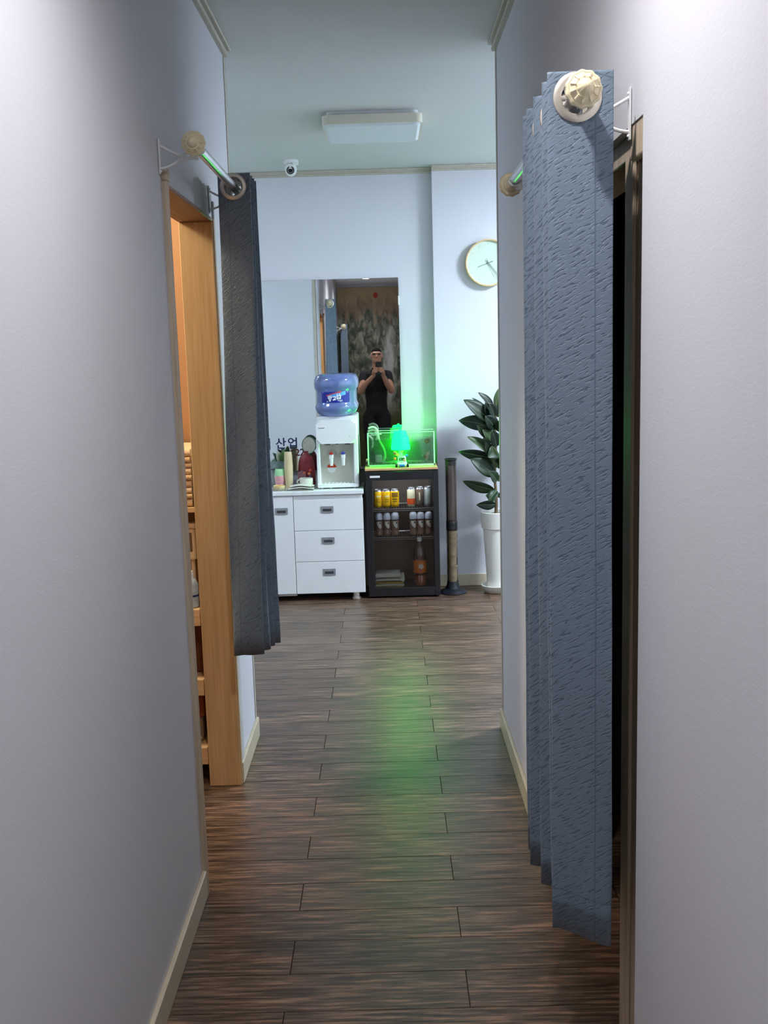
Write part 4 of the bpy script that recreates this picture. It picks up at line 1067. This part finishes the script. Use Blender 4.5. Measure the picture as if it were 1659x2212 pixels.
M_LEAF = mat('rubber_leaf', srgb(36, 54, 34), .42, noise=(14, .18), spec=.35); M_LEAF2 = mat('rubber_leaf_light', srgb(58, 78, 44), .45, noise=(14, .15), spec=.35); M_LEAF3 = mat('rubber_leaf_dark', srgb(22, 36, 28), .38, noise=(14, .18), spec=.4); M_RIB = mat('leaf_rib', srgb(122, 142, 96), .4, noise=(30, .1))
def leaf(base, tip, width, m, roll=0., bend=.12, par=t):
    base, tip = Vector(base), Vector(tip); d = tip - base; L_ = d.length; d.normalize()
    s = d.cross(Vector((0, -1, .35))).normalized(); s = (Matrix.Rotation(roll, 3, d) @ s).normalized(); n_ = s.cross(d).normalized()
    b = bm_new(); rows = []; K = 10; mid = []
    for i_ in range(K + 1):
        q = i_ / K
        w = width * .5 * (math.sin(PI * min(1, q ** .85)) ** .8 if 0 < q < 1 else 0) + .0012
        c0 = base + d * L_ * q + n_ * (bend * L_ * math.sin(PI * q) * .5) - Vector((0, 0, bend * L_ * .5 * q * q)) + Vector((0, 0, bend * L_ * .5 * q))
        rows.append([b.verts.new(c0 + s * w * k_ + n_ * (abs(k_) ** 1.5) * w * .28) for k_ in (-1, -.5, 0, .5, 1)]); mid.append(c0 + n_ * .0006)
    for i_ in range(K):
        for k_ in range(4): b.faces.new([rows[i_][k_], rows[i_][k_ + 1], rows[i_ + 1][k_ + 1], rows[i_ + 1][k_]])
    o = obj('leaf', b, m, par, True); md = o.modifiers.new('thickness', 'SOLIDIFY'); md.thickness = .0014; md.offset = 0
    b = bm_new(); tube(b, mid, [.0017 * (1 - .7 * i_ / K) for i_ in range(K + 1)], 6); obj('midrib', b, M_RIB, o, True)
    return o
S = 341.6
def lp(u, v, dy=0): return (.694 + (u - 1075) / S + .0000, py + dy, .535 + (1105 - v) / S)
for bu, tu, w, m, roll, bend, dy0, dy1 in (
    ((1072, 884), (1038, 846), .045, M_LEAF3, .5, .10, 0, -.02), ((1068, 912), (1005, 860), .080, M_LEAF, .2, .10, -.01, -.06), ((1066, 906), (1026, 858), .055, M_LEAF3, .9, .08, .02, .03),
    ((1066, 920), (996, 906), .075, M_LEAF3, -.2, .14, 0, .02), ((1068, 905), (1052, 866), .06, M_LEAF3, .1, .1, -.01, -.05), ((1072, 940), (1032, 916), .07, M_LEAF, -.4, .1, -.01, -.07),
    ((1070, 985), (1012, 940), .065, M_LEAF2, .5, .12, -.01, -.05), ((1070, 955), (1044, 925), .06, M_LEAF2, .3, .1, -.02, -.07), ((1070, 990), (994, 974), .060, M_LEAF3, -.5, .20, .0, .02),
    ((1072, 1000), (1050, 948), .055, M_LEAF, .1, .08, -.02, -.06), ((1073, 1028), (1018, 988), .085, M_LEAF, .1, .12, -.01, -.05), ((1074, 1030), (1040, 1004), .05, M_LEAF3, -.3, .1, 0, .03),
    ((1072, 1060), (1001, 1036), .062, M_LEAF, -.7, .16, -.01, -.04), ((1074, 1078), (1050, 1068), .05, M_LEAF2, -.2, .2, -.01, -.05), ((1074, 1092), (1030, 1090), .05, M_LEAF3, -.5, .24, .0, -.03),
    ((1078, 1010), (1064, 960), .05, M_LEAF2, .0, .06, -.03, -.07), ((1078, 930), (1120, 900), .075, M_LEAF, .2, .12, 0, -.04), ((1078, 960), (1140, 940), .075, M_LEAF3, .1, .14, 0, .03), ((1078, 900), (1108, 860), .06, M_LEAF, .3, .1, 0, -.02),
    ((1078, 1000), (1135, 975), .075, M_LEAF, -.2, .14, 0, -.03), ((1078, 1040), (1140, 1015), .07, M_LEAF2, -.2, .14, 0, .02), ((1078, 1075), (1130, 1062), .06, M_LEAF3, -.2, .18, 0, -.03), ((1076, 880), (1084, 838), .04, M_LEAF2, .2, .05, 0, 0),
    ((1072, 900), (1060, 868), .06, M_LEAF3, .3, .1, -.02, -.08), ((1074, 925), (1050, 895), .07, M_LEAF3, 0, .1, -.02, -.09), ((1074, 948), (1048, 950), .065, M_LEAF3, .2, .15, .02, .05), ((1076, 972), (1054, 985), .07, M_LEAF, -.3, .2, -.02, -.09), ((1076, 965), (1064, 925), .06, M_LEAF3, .2, .1, -.02, -.1), ((1076, 1040), (1058, 1015), .055, M_LEAF, .2, .1, -.02, -.08), ((1076, 1060), (1056, 1082), .05, M_LEAF, .2, .2, -.02, -.07), ((1078, 1010), (1100, 985), .07, M_LEAF3, .2, .1, -.02, -.09), ((1078, 930), (1092, 905), .07, M_LEAF, .1, .1, -.02, -.09)):
    leaf(lp(*bu, dy0), lp(*tu, dy1), w * 1.22, m, roll, bend)

# ================================================================ THINGS ON THE CABINET
ZC = CZT + .0005
x, y = -.632, 6.60
b = bm_new(); lathe(b, [(.022, 0), (.024, .002), (.0285, .150), (.0275, .154), (.0270, .175), (.0262, .200), (.0235, .233), (.0215, .236), (0, .236)], (x, y, ZC), 28)
# rims of the nested cups
for k_ in range(18): torus(b, (x, y, ZC + .05 + k_ * .0052), .0252 + .0001 * k_, .0009, 'Z', 24, 5)
tag(obj('cup_stack', b, mat('cup_sleeve', srgb(208, 194, 152), .55, noise=(80, .06)), None, True), 'tall cream sleeve of nested paper cups beside the red bag', 'paper cups')

x, y = -.522, 6.66
t = thing('red_pouch', 'dark red pouch bag between cup sleeve and dispenser', 'pouch', (x, y, ZC))
M_CRIM = mat('pouch_red', srgb(128, 34, 42), .5, noise=(26, .25), bump=(50, .4)); M_MAUVE = mat('pouch_mauve', srgb(134, 92, 98), .35, noise=(26, .2), bump=(50, .3))
b = bm_new(); lathe(b, [(.044, 0), (.054, .02), (.057, .07), (.056, .13), (.052, .165), (.040, .195), (.018, .212), (.010, .222), (.016, .232), (0, .233)], (x, y, ZC), 24)
for v in b.verts:
    v.co.y = y + (v.co.y - y) * .55; a = math.atan2(v.co.y - y, v.co.x - x); v.co.x += .003 * math.sin(7 * a + 20 * v.co.z)
obj('bag', b, M_CRIM, t, True)
b = bm_new(); prism(b, [(x - .054, ZC + .004), (x - .006, ZC + .003), (x - .002, ZC + .10), (x - .03, ZC + .112), (x - .056, ZC + .10)], y - .040, y - .033); obj('front_flap', b, M_MAUVE, t)
for q, c_ in (((-.012, .095), (214, 96, 62)), ((.018, .088), (222, 120, 66)), ((.026, .11), (196, 70, 60))):
    b = bm_new(); ball(b, (x + q[0], y - .036, ZC + q[1]), .010, .006, .010, 12, 8); obj('flower_print', b, mat('pouch_flower_%d' % c_[1], srgb(*c_), .5, noise=(60, .1)), t, True)
b = bm_new(); tube(b, spline([(x + .022, y - .036, ZC + .085), (x + .026, y - .042, ZC + .06), (x + .020, y - .045, ZC + .035), (x + .026, y - .046, ZC + .018)]), .005, 8); obj('ribbon', b, mat('ribbon_violet', srgb(86, 78, 132), .5, noise=(60, .1)), t, True)

x, y = -.520, 6.572
t = thing('mug', 'squat white mug with a round handle in front of the red pouch', 'mug', (x, y, ZC))
b = bm_new(); lathe(b, [(.036, .020), (.040, .021), (.0425, .030), (.043, .066), (.0420, .068), (.0405, .066), (.040, .026), (0, .024)], (x, y, ZC), 28); obj('bowl', b, mat('mug_white', srgb(214, 212, 200), .3, noise=(20, .03)), t, True)
b = bm_new(); tube(b, [(x - .042 - .016 * math.sin(PI * i_ / 10), y, ZC + .028 + .032 * i_ / 10) for i_ in range(11)], .005, 10); obj('handle', b, mat('mug_white', (1, 1, 1, 1)), t, True)
b = bm_new(); lathe(b, [(.0, .0), (.030, .0), (.033, .004), (.033, .0198), (0, .0198)], (x, y, ZC), 24); obj('foot_ring', b, mat('mug_white', (1, 1, 1, 1)), t, True)

def sheet(x0, x1, y0, y1, z, th, wave, m, label, ph=0):
    b = bm_new(); n = 12; rows = []
    for k_ in range(n + 1):
        q = k_ / n; zz = z + wave * (.5 - .5 * math.cos(2 * PI * q + ph)) * (1 - .4 * q)
        rows.append([b.verts.new((x0 + (x1 - x0) * q, yy, zz + dz)) for yy, dz in ((y0, 0), (y1, 0), (y1, th), (y0, th))])
    for k_ in range(n):
        for j in range(4): b.faces.new([rows[k_][j], rows[k_][(j + 1) % 4], rows[k_ + 1][(j + 1) % 4], rows[k_ + 1][j]])
    b.faces.new(rows[0]); b.faces.new(rows[-1][::-1])
    tag(obj('folded_paper', b, m, None, True), label, 'paper', 'papers lying on the cabinet')
sheet(-.640, -.470, 6.472, 6.535, ZC, .004, .004, mat('paper_grey', srgb(150, 146, 138), .7, noise=(30, .1)), 'grey paper lying lowest at the cabinet edge')
sheet(-.630, -.468, 6.478, 6.538, ZC + .009, .004, .010, M_PAPER, 'white folded paper in the middle of the small pile')
sheet(-.618, -.466, 6.484, 6.540, ZC + .024, .004, .008, M_PAPER, 'white folded paper topping the small pile by the dispenser', .6)
t = thing('snack_pouch', 'open silver snack pouch showing orange at the cabinet edge', 'snack pouch', (-.690, 6.51, ZC))
b = bm_new(); prism(b, [(-.728, ZC), (-.655, ZC), (-.652, ZC + .012), (-.690, ZC + .017), (-.730, ZC + .010)], 6.475, 6.55); obj('foil', b, mat('foil_grey', srgb(168, 160, 146), .35, .3, noise=(40, .15)), t)
b = bm_new(); ball(b, (-.688, 6.505, ZC + .022), .036, .026, .013, 16, 10); obj('orange_filling', b, mat('snack_orange', srgb(226, 150, 30), .5, noise=(60, .15)), t, True)
b = bm_new(); lathe(b, [(.034, .012), (.039, .026), (.037, .034), (.033, .028), (.030, .018)], (-.688, 6.505, ZC), 24); obj('foil_mouth', b, mat('foil_pale', srgb(214, 196, 150), .4, .2, noise=(40, .1)), t, True)
x, y = -.690, 6.605
t = thing('sweet_bag', 'pink and green see-through sweet bag on the cabinet', 'sweet bag', (x, y, ZC))
b = bm_new(); lathe(b, [(.022, 0), (.026, .004), (.033, .06), (.034, .085)], (x, y, ZC), 20)
for v in b.verts: a = math.atan2(v.co.y - y, v.co.x - x); v.co.x += .002 * math.sin(5 * a); v.co.y = y + (v.co.y - y) * .7
obj('pink_part', b, mat('bag_pink', srgb(226, 168, 172), .35, noise=(40, .15), coat=.3), t, True)
b = bm_new(); lathe(b, [(.034, .085), (.033, .105), (.030, .124), (.026, .128), (0, .126)], (x, y, ZC), 20)
for v in b.verts: v.co.y = y + (v.co.y - y) * .7
obj('green_part', b, mat('bag_green', srgb(160, 216, 160), .35, noise=(40, .15), coat=.3), t, True)
x, y = -.716, 6.71
t = thing('table_plant', 'small pale-leaved plant in a wide grey glass bowl', 'plant', (x, y, ZC))
b = bm_new(); lathe(b, [(.045, 0), (.050, .004), (.062, .09), (.066, .118), (.063, .118), (.058, .09), (.045, .01), (0, .008)], (x, y, ZC), 32); obj('bowl', b, glassy('bowl_glass', (.80, .84, .84, 1), .10, .03, srgb(150, 156, 156), .35), t, True)
b = bm_new(); lathe(b, [(.058, .118), (.070, .124), (.062, .150), (.035, .172), (0, .178)], (x, y, ZC), 28); obj('cover', b, mat('bowl_cover', srgb(104, 124, 120), .5, noise=(30, .2)), t, True)
M_HL = mat('house_leaf', srgb(92, 128, 78), .4, noise=(40, .3)); M_HP = mat('house_leaf_pale', srgb(200, 206, 184), .45, noise=(40, .1)); M_HD = mat('house_leaf_dark', srgb(20, 66, 54), .4, noise=(40, .2))
b = bm_new(); tube(b, spline([(x + .01, y, ZC + .15), (x + .03, y, ZC + .17), (x + .045, y, ZC + .20)]), .004, 8); obj('stem', b, M_HL, t, True)
for q in (((.02, .15), (-.012, .200), .040, M_HL), ((.025, .16), (.005, .235), .045, M_HP), ((.03, .16), (.05, .245), .040, M_HL), ((.03, .15), (-.022, .225), .032, M_HD), ((.02, .15), (-.03, .17), .035, M_HL)):
    leaf((x + q[0][0], y - .01, ZC + q[0][1]), (x + q[1][0], y - .03, ZC + q[1][1]), q[2], q[3], .4, .12, t)
x, y = -.508, 6.755
t = thing('paddle_fan', 'pale oval hand fan with green edge behind the red pouch', 'hand fan', (x, y, ZC))
b = bm_new(); pts = [(x + .042 * math.cos(a), ZC + .262 + .052 * math.sin(a)) for a in [2 * PI * i_ / 28 for i_ in range(28)]]; prism(b, pts, y - .002, y + .002); obj('blade', b, mat('fan_pale', srgb(206, 202, 186), .6, noise=(30, .05)), t)
b = bm_new(); tube(b, [(x + .044 * math.cos(a), y, ZC + .262 + .054 * math.sin(a)) for a in [2 * PI * i_ / 28 for i_ in range(28)]], .0035, 6, closed=True); obj('edge_band', b, mat('fan_green', srgb(96, 140, 112), .5, noise=(30, .1)), t, True)
b = bm_new(); tube(b, [(x, y, ZC), (x, y, ZC + .212)], .006, 8); obj('grip', b, mat('fan_green', (1, 1, 1, 1)), t, True)

# ================================================================ SIDE ROOM: shelf, towels, bottles
SX0, SX1, SY0, SY1 = -1.30, -.690, 3.645, 3.98
t = thing('shelf_unit', 'pale wooden shelf unit inside the warm side room', 'shelf', ((SX0 + SX1) / 2, 3.81, 0))
M_PINE = grain_wood('pine_shelf', srgb(206, 166, 116), srgb(226, 192, 146), 'X')
for zt, hh_ in ((1.038, .018), (.668, .062), (.406, .062), (.146, .066)):
    b = bm_new(); box(b, SX0, SX1, SY0, SY1, zt - .018, zt, .001, 1); sb_ = obj('shelf_board', b, M_PINE, t)
    if hh_ > .03:
        b = bm_new(); box(b, SX0, SX1, SY0 - .012, SY0, zt - hh_, zt, .002, 1); obj('front_rail', b, M_PINE, sb_)
for x, y in ((SX0, SY0 + .02), (SX0, SY1 - .03), (SX1 - .03, SY1 - .03), (-.99, SY0 + .02)):
    b = bm_new(); box(b, x, x + .03, y, y + .03, 0, 1.02, .002, 1); obj('post', b, M_PINE, t)
M_TOWEL = [mat('towel_%d' % i, srgb(*c_), .95, noise=(40, .06), bump=(240, .5)) for i, c_ in enumerate(((232, 196, 150), (224, 186, 138), (236, 204, 160)))]
z = 1.0385
for i in range(9):
    hgt = (.030, .018, .022, .026, .020, .024, .018, .022, .026)[i]
    b = bm_new(); dx = random.uniform(0, .006); n = 8; rows = []
    y0 = SY0 + .004 + random.uniform(0, .006)
    prof = [(y0 + hgt * .35 * (1 - math.cos(a)), hgt * .5 - hgt * .5 * math.cos(a)) for a in []]
    pts = [(y0 + hgt * .5 - hgt * .5 * math.sin(PI * q / 6), z + hgt * .5 - hgt * .48 * math.cos(PI * q / 6)) for q in range(7)] + [(SY1 - .02, z + hgt * .98), (SY1 - .02, z + hgt * .02)]
    prism(b, pts, SX0 + .02, SX1 - .004 - dx, 'YZ')
    tag(obj('folded_towel', b, M_TOWEL[i % 3], None, True), ('topmost folded cream towel of the shelf stack' if i == 8 else 'lowest folded cream towel of the shelf stack' if i == 0 else 'folded cream towel number %s from the shelf board up' % ('', 'two', 'three', 'four', 'five', 'six', 'seven', 'eight')[i]), 'towel', 'folded towels on the top shelf')
    z += hgt
t = thing('plastic_basket', 'cream plastic basket between towels and spray bottles', 'basket', (-.80, 3.74, .83))
M_BASK = mat('basket_cream', srgb(232, 204, 160), .5, noise=(20, .05))
b = bm_new(); box(b, -.95, -.700, 3.690, 3.78, .838, .962, .010, 2); obj('body', b, M_BASK, t)
b = bm_new(); box(b, -.956, -.695, 3.682, 3.786, .956, .974, .005, 2); obj('rim', b, M_BASK, t)
for k_ in range(5):
    b = bm_new(); box(b, -.942 + k_ * .048, -.906 + k_ * .048, 3.688, 3.692, .87, .94, .001, 1); obj('slot', b, mat('basket_slot', srgb(120, 92, 60), .7, noise=(20, .1)), t)
for x in (-.93, -.72):
    b = bm_new(); tube(b, [(x, 3.72, .838), (x, 3.72, .6685)], .008, 10); obj('leg', b, M_BASK, t)
def spray(x, y, z, c, label, hgt=.135):
    t = thing('spray_bottle', label, 'bottle', (x, y, z), 'bottles on the side room shelf')
    b = bm_new(); lathe(b, [(.024, 0), (.027, .003), (.027, hgt * .62), (.020, hgt * .76), (.010, hgt * .82)], (x, y, z), 22); bd = obj('body', b, mat('bottle_tone_%d' % c[2], srgb(*c), .3, noise=(50, .2)), t, True)
    b = bm_new(); lathe(b, [(.0275, hgt * .30), (.0276, hgt * .36)], (x, y, z), 22); bmesh.ops.delete(b, geom=[f for f in b.faces if len(f.verts) > 4], context='FACES'); obj('label_band', b, mat('bottle_navy', srgb(30, 44, 96), .4, noise=(50, .1)), bd, True)
    b = bm_new(); lathe(b, [(.012, hgt * .80), (.012, hgt * .93), (.009, hgt * .95)], (x, y, z), 18); box(b, x - .03, x + .010, y - .007, y + .007, z + hgt * .93, z + hgt, .003, 1); obj('pump', b, M_WHITE, t, True)
spray(-.725, 3.675, .6685, (176, 190, 196), 'pale spray bottle standing next to the blue one')
spray(-.790, 3.680, .6685, (70, 110, 170), 'blue spray bottle standing next to the pale one')
spray(-.756, 3.675, .4065, (186, 200, 214), 'white and blue spray bottle on the second lowest shelf', .16)
b = bm_new(); box(b, -.86, -.70, 3.72, 3.92, .4065, .60, .006, 1); tag(obj('storage_box', b, mat('box_brown', srgb(120, 66, 36), .6, noise=(14, .2))), 'brown box behind the lower spray bottle', 'box')
b = bm_new(); box(b, -.88, -.715, 3.70, 3.92, .1465, .23, .004, 1); tag(obj('storage_box', b, mat('box_grey', srgb(134, 112, 84), .6, noise=(14, .15))), 'greyish brown box on the lowest shelf', 'box')
b = bm_new(); box(b, -.86, -.71, 3.72, 3.92, .2305, .335, .004, 1); tag(obj('storage_box', b, mat('box_rust', srgb(140, 72, 34), .6, noise=(14, .2))), 'rusty brown box stacked on the greyish box', 'box')
b = bm_new(); ball(b, (-.775, 3.675, .168), .060, .022, .022, 20, 12); tag(obj('cloth_bundle', b, mat('cloth_beige', srgb(206, 176, 130), .95, noise=(60, .2), bump=(120, .6)), None, True), 'crumpled beige cloth on the lowest shelf rail', 'cloth')

# ================================================================ CORRIDOR END: landscape painting
def landscape():
    m = bpy.data.materials.new('ink_landscape'); m.use_nodes = True
    nt = m.node_tree; bs = nt.nodes['Principled BSDF']; L = nt.links.new; bs.inputs['Roughness'].default_value = .6
    tc = N(nt, 'ShaderNodeTexCoord'); sp = N(nt, 'ShaderNodeSeparateXYZ'); L(tc.outputs['Generated'], sp.inputs[0])
    def math_(op, a, b_=None, c_=None):
        n = N(nt, 'ShaderNodeMath', operation=op)
        for i, v in enumerate((a, b_, c_)):
            if v is None: continue
            if isinstance(v, (int, float)): n.inputs[i].default_value = v
            else: L(v, n.inputs[i])
        return n.outputs[0]
    def noise(scale, det=6, dist=0., vec=None):
        n = N(nt, 'ShaderNodeTexNoise'); n.inputs['Scale'].default_value = scale; n.inputs['Detail'].default_value = det; n.inputs['Distortion'].default_value = dist
        L(vec or tc.outputs['Generated'], n.inputs['Vector']); return n.outputs['Fac']
    def mixc(f, a, b_):
        n = N(nt, 'ShaderNodeMix', data_type='RGBA')
        L(f, n.inputs[0]) if not isinstance(f, float) else None
        for k_, v in ((6, a), (7, b_)):
            if isinstance(v, tuple): n.inputs[k_].default_value = v
            else: L(v, n.inputs[k_])
        return n.outputs[2]
    mp = N(nt, 'ShaderNodeMapping'); mp.inputs['Scale'].default_value = (1.5, 1, 1.9); mp.inputs['Rotation'].default_value = (0, .35, 0); L(tc.outputs['Generated'], mp.inputs[0])
    x, z = sp.outputs[0], sp.outputs[2]
    n1 = noise(5, 8, .8, mp.outputs[0]); n2 = noise(9, 9, .9, mp.outputs[0]); n3 = noise(2.2, 3)
    sky = mixc(n3, srgb(176, 148, 104), srgb(206, 184, 142))
    ridge = math_('ADD', z, math_('MULTIPLY', math_('SUBTRACT', n1, .5), .34))
    far = N(nt, 'ShaderNodeMapRange'); L(ridge, far.inputs[0]); far.inputs[1].default_value = .95; far.inputs[2].default_value = .89
    c1 = mixc(far.outputs[0], sky, mixc(n2, srgb(140, 112, 92), srgb(176, 150, 122)))
    near = N(nt, 'ShaderNodeMapRange'); L(ridge, near.inputs[0]); near.inputs[1].default_value = .87; near.inputs[2].default_value = .80
    rr = N(nt, 'ShaderNodeValToRGB'); L(n2, rr.inputs[0]); e = rr.color_ramp.elements
    e[0].position = .34; e[0].color = srgb(44, 50, 42); e[1].position = .66; e[1].color = srgb(150, 152, 136); k_ = e.new(.5); k_.color = srgb(88, 94, 76)
    c2 = mixc(near.outputs[0], c1, rr.outputs[0])
    # mist and waterfall
    wx = math_('ABSOLUTE', math_('SUBTRACT', x, math_('ADD', .74, math_('MULTIPLY', math_('SUBTRACT', noise(7, 3), .5), .30))))
    wf = N(nt, 'ShaderNodeMapRange'); L(wx, wf.inputs[0]); wf.inputs[1].default_value = .10; wf.inputs[2].default_value = .03
    wz = N(nt, 'ShaderNodeMapRange'); L(z, wz.inputs[0]); wz.inputs[1].default_value = .80; wz.inputs[2].default_value = .70
    c3 = mixc(math_('MULTIPLY', math_('MULTIPLY', wf.outputs[0], wz.outputs[0]), .8), c2, srgb(196, 196, 190))
    # foliage at the foot
    ft = N(nt, 'ShaderNodeMapRange'); L(z, ft.inputs[0]); ft.inputs[1].default_value = .40; ft.inputs[2].default_value = .28
    c4 = mixc(ft.outputs[0], c3, mixc(n2, srgb(34, 44, 28), srgb(108, 120, 62)))
    # red sun
    dx = math_('MULTIPLY', math_('SUBTRACT', x, .558), 1.03); dz = math_('MULTIPLY', math_('SUBTRACT', z, .955), 2.70 * .8)
    dd = math_('SQRT', math_('ADD', math_('POWER', dx, 2), math_('POWER', dz, 2)))
    sun = N(nt, 'ShaderNodeMapRange'); L(dd, sun.inputs[0]); sun.inputs[1].default_value = .040; sun.inputs[2].default_value = .030
    c5 = mixc(sun.outputs[0], c4, srgb(186, 54, 30))
    L(c5, bs.inputs['Base Color']); return m
b = bm_new(); box(b, XL + .02, XR - .02, YE + .0005, YE + .02, .10, H - .04)
tag(obj('landscape_painting', b, landscape()), 'tall ink landscape painting with waterfall and red sun, seen in the mirror', 'painting')

# ================================================================ PERSON WITH PHONE (seen in the mirror)
def build_person():
    bx = -.035; by = -.40
    J = {'pel': (bx, by, .94, .150), 'abd': (bx, by, 1.08, .142), 'che': (bx, by, 1.27, .158), 'uch': (bx, by, 1.39, .135), 'nb': (bx + .004, by, 1.475, .066), 'nk': (bx + .012, by + .012, 1.535, .054), 'hd': (bx + .015, by + .03, 1.60, .06),
         'sl': (bx - .150, by + .005, 1.425, .074), 'sr': (bx + .150, by + .005, 1.425, .074), 'el': (bx - .205, by + .155, 1.205, .047), 'er': (bx + .205, by + .155, 1.205, .047),
         'ml': (bx - .150, by + .24, 1.295, .041), 'mr': (bx + .150, by + .24, 1.295, .041), 'wl': (-.062, by + .325, 1.415, .029), 'wr': (.062, by + .325, 1.415, .029),
         'hl': (bx - .088, by, .86, .105), 'hr': (bx + .088, by, .86, .105), 'tl': (bx - .098, by + .01, .66, .088), 'tr': (bx + .098, by + .01, .66, .088), 'kl': (bx - .100, by + .01, .48, .064), 'kr': (bx + .100, by + .01, .48, .064),
         'cl': (bx - .102, by - .005, .33, .060), 'cr': (bx + .102, by - .005, .33, .060), 'al': (bx - .104, by - .015, .10, .042), 'ar': (bx + .104, by - .015, .10, .042), 'fl': (bx - .112, by + .10, .045, .040), 'fr': (bx + .112, by + .10, .045, .040), 'ol': (bx - .118, by + .18, .034, .030), 'or': (bx + .118, by + .18, .034, .030)}
    E_ = [('pel', 'abd'), ('abd', 'che'), ('che', 'uch'), ('uch', 'nb'), ('nb', 'nk'), ('nk', 'hd'), ('uch', 'sl'), ('uch', 'sr'), ('sl', 'el'), ('sr', 'er'), ('el', 'ml'), ('er', 'mr'), ('ml', 'wl'), ('mr', 'wr'),
          ('pel', 'hl'), ('pel', 'hr'), ('hl', 'tl'), ('hr', 'tr'), ('tl', 'kl'), ('tr', 'kr'), ('kl', 'cl'), ('kr', 'cr'), ('cl', 'al'), ('cr', 'ar'), ('al', 'fl'), ('ar', 'fr'), ('fl', 'ol'), ('fr', 'or')]
    bm_ = bmesh.new()
    core = ('pel', 'abd', 'che', 'uch', 'nb')
    for a, b_ in E_:                       # limbs and trunk as overlapping rounded lengths, fused below into one skin
        A, B = J[a], J[b_]; n = max(3, int(math.dist(A[:3], B[:3]) / .022))
        flat = .70 if (a in core and b_ in core) else .86 if a in core else 1
        for i in range(n + 1):
            q = i / n; r = A[3] + (B[3] - A[3]) * q
            f = flat if not (b_ == 'nb') else .70 + .3 * q
            ball(bm_, [A[k_] + (B[k_] - A[k_]) * q for k_ in range(3)], r, r * f, max(r * .8, .02), 16, 10)
    hx, hy, hz = bx + .018, by + .035, 1.672
    ball(bm_, (hx, hy, hz + .015), .077, .094, .098, 24, 16); ball(bm_, (hx, hy + .022, hz - .045), .060, .068, .064, 20, 14)      # skull, jaw
    tube(bm_, [(hx, hy + .096, hz + .012), (hx, hy + .112, hz - .014)], [.008, .014], 10); ball(bm_, (hx, hy + .104, hz - .018), .016, .014, .010, 10, 8)     # nose
    ball(bm_, (hx, hy + .084, hz - .056), .024, .012, .007, 12, 8); ball(bm_, (hx, hy + .083, hz - .070), .020, .012, .007, 12, 8)      # lips
    ball(bm_, (hx, hy + .083, hz + .040), .056, .016, .010, 14, 8)      # brow
    for s in (-1, 1): ball(bm_, (hx + s * .078, hy + .002, hz - .004), .010, .020, .031, 12, 10)     # ears
    # hands closing on the phone: palms, four fingers and a thumb each
    for s, wk in ((-1, 'wl'), (1, 'wr')):
        w = Vector(J[wk][:3]); pm = Vector((s * .050, -.038, 1.470))
        tube(bm_, [w, (w + pm) / 2 + Vector((s * .004, 0, 0)), pm, pm + Vector((-s * .004, .004, .026))], [.027, .031, .034, .022], 12)
        for q, (dz_, ln) in enumerate(((.034, .062), (.014, .070), (-.006, .066), (-.024, .052))):
            a = pm + Vector((s * .006, -.002, dz_)); k1 = a + Vector((-s * .004, .024, .006)); k2 = k1 + Vector((-s * ln * .35, .010, .004)); k3 = k2 + Vector((-s * ln * .42, -.003, .002))
            tube(bm_, [a, k1, k2, k3], [.0105, .0098, .0090, .0075], 10)
        a = pm + Vector((-s * .010, -.020, .004)); tube(bm_, [a, a + Vector((-s * .010, -.006, .032)), a + Vector((-s * .018, .004, .060))], [.013, .0115, .0090], 10)
    me = bpy.data.meshes.new('person'); bm_.to_mesh(me); bm_.free()
    o = bpy.data.objects.new('person', me); C.objects.link(o)
    rm = o.modifiers.new('fuse', 'REMESH'); rm.mode = 'VOXEL'; rm.voxel_size = .0055; rm.use_smooth_shade = True
    sm = o.modifiers.new('soft', 'SMOOTH'); sm.factor = .5; sm.iterations = 3
    m2 = bpy.data.meshes.new_from_object(o.evaluated_get(bpy.context.evaluated_depsgraph_get())); bpy.data.objects.remove(o)
    m2.materials.clear()
    for k_ in (mat('skin', srgb(196, 150, 122), .5, noise=(30, .06)), mat('shirt_black', srgb(26, 27, 32), .9, noise=(60, .1)), mat('trousers_black', srgb(24, 25, 30), .8, noise=(60, .1)), mat('hair_black', (.008, .007, .007, 1), .85, spec=.1, noise=(200, .3)), mat('shoe_dark', (.015, .015, .016, 1), .5, noise=(60, .1)), mat('glasses_dark', (.01, .01, .012, 1), .3)): m2.materials.append(k_)
    el_z = 1.235
    for p in m2.polygons:
        c = p.center; x, y, z = c.x - hx, c.y - hy, c.z - hz; mi = 1
        if c.z < .075: mi = 4
        elif c.z < .93: mi = 2
        elif c.z > 1.515 and abs(x) < .11 and c.y < by + .2:
            mi = 0
            if z > .050 + (.0 if y < .06 else .010) or (y < .012 and z > -.05 and abs(x) > .045) or (y < -.01 and z > -.065): mi = 3
            if y > .06 and .012 < z < .030 and abs(x) < .055 and abs(x) > .012: mi = 5
        elif c.y > by + .118 and c.z > 1.12: mi = 0
        p.material_index = mi; p.use_smooth = True
    o = bpy.data.objects.new('person', m2); C.objects.link(o)
    return tag(o, 'person in black T-shirt photographing with a phone, seen in the mirror', 'person')
build_person()
t = thing('phone', 'black phone held up by the person in the mirror', 'phone', (.004, -.012, 1.43))
b = bm_new(); prism(b, rrect(-.036, .040, 1.428, 1.590, .010, 4), -.016, -.008); obj('body', b, M_BLACK, t)
b = bm_new(); prism(b, rrect(-.033, .037, 1.431, 1.587, .008, 4), -.0168, -.0161); obj('screen', b, mat('phone_screen', (.02, .02, .025, 1), .15, emit=.35, emit_col=(.7, .75, .9, 1), noise=(20, .1)), t)
b = bm_new(); lathe(b, [(.006, .0), (.006, .0015), (0, .0015)], (.022, -.0079, 1.572), 14, 'Y'); obj('lens', b, mat('lens_black', (0, 0, 0, 1)), t)
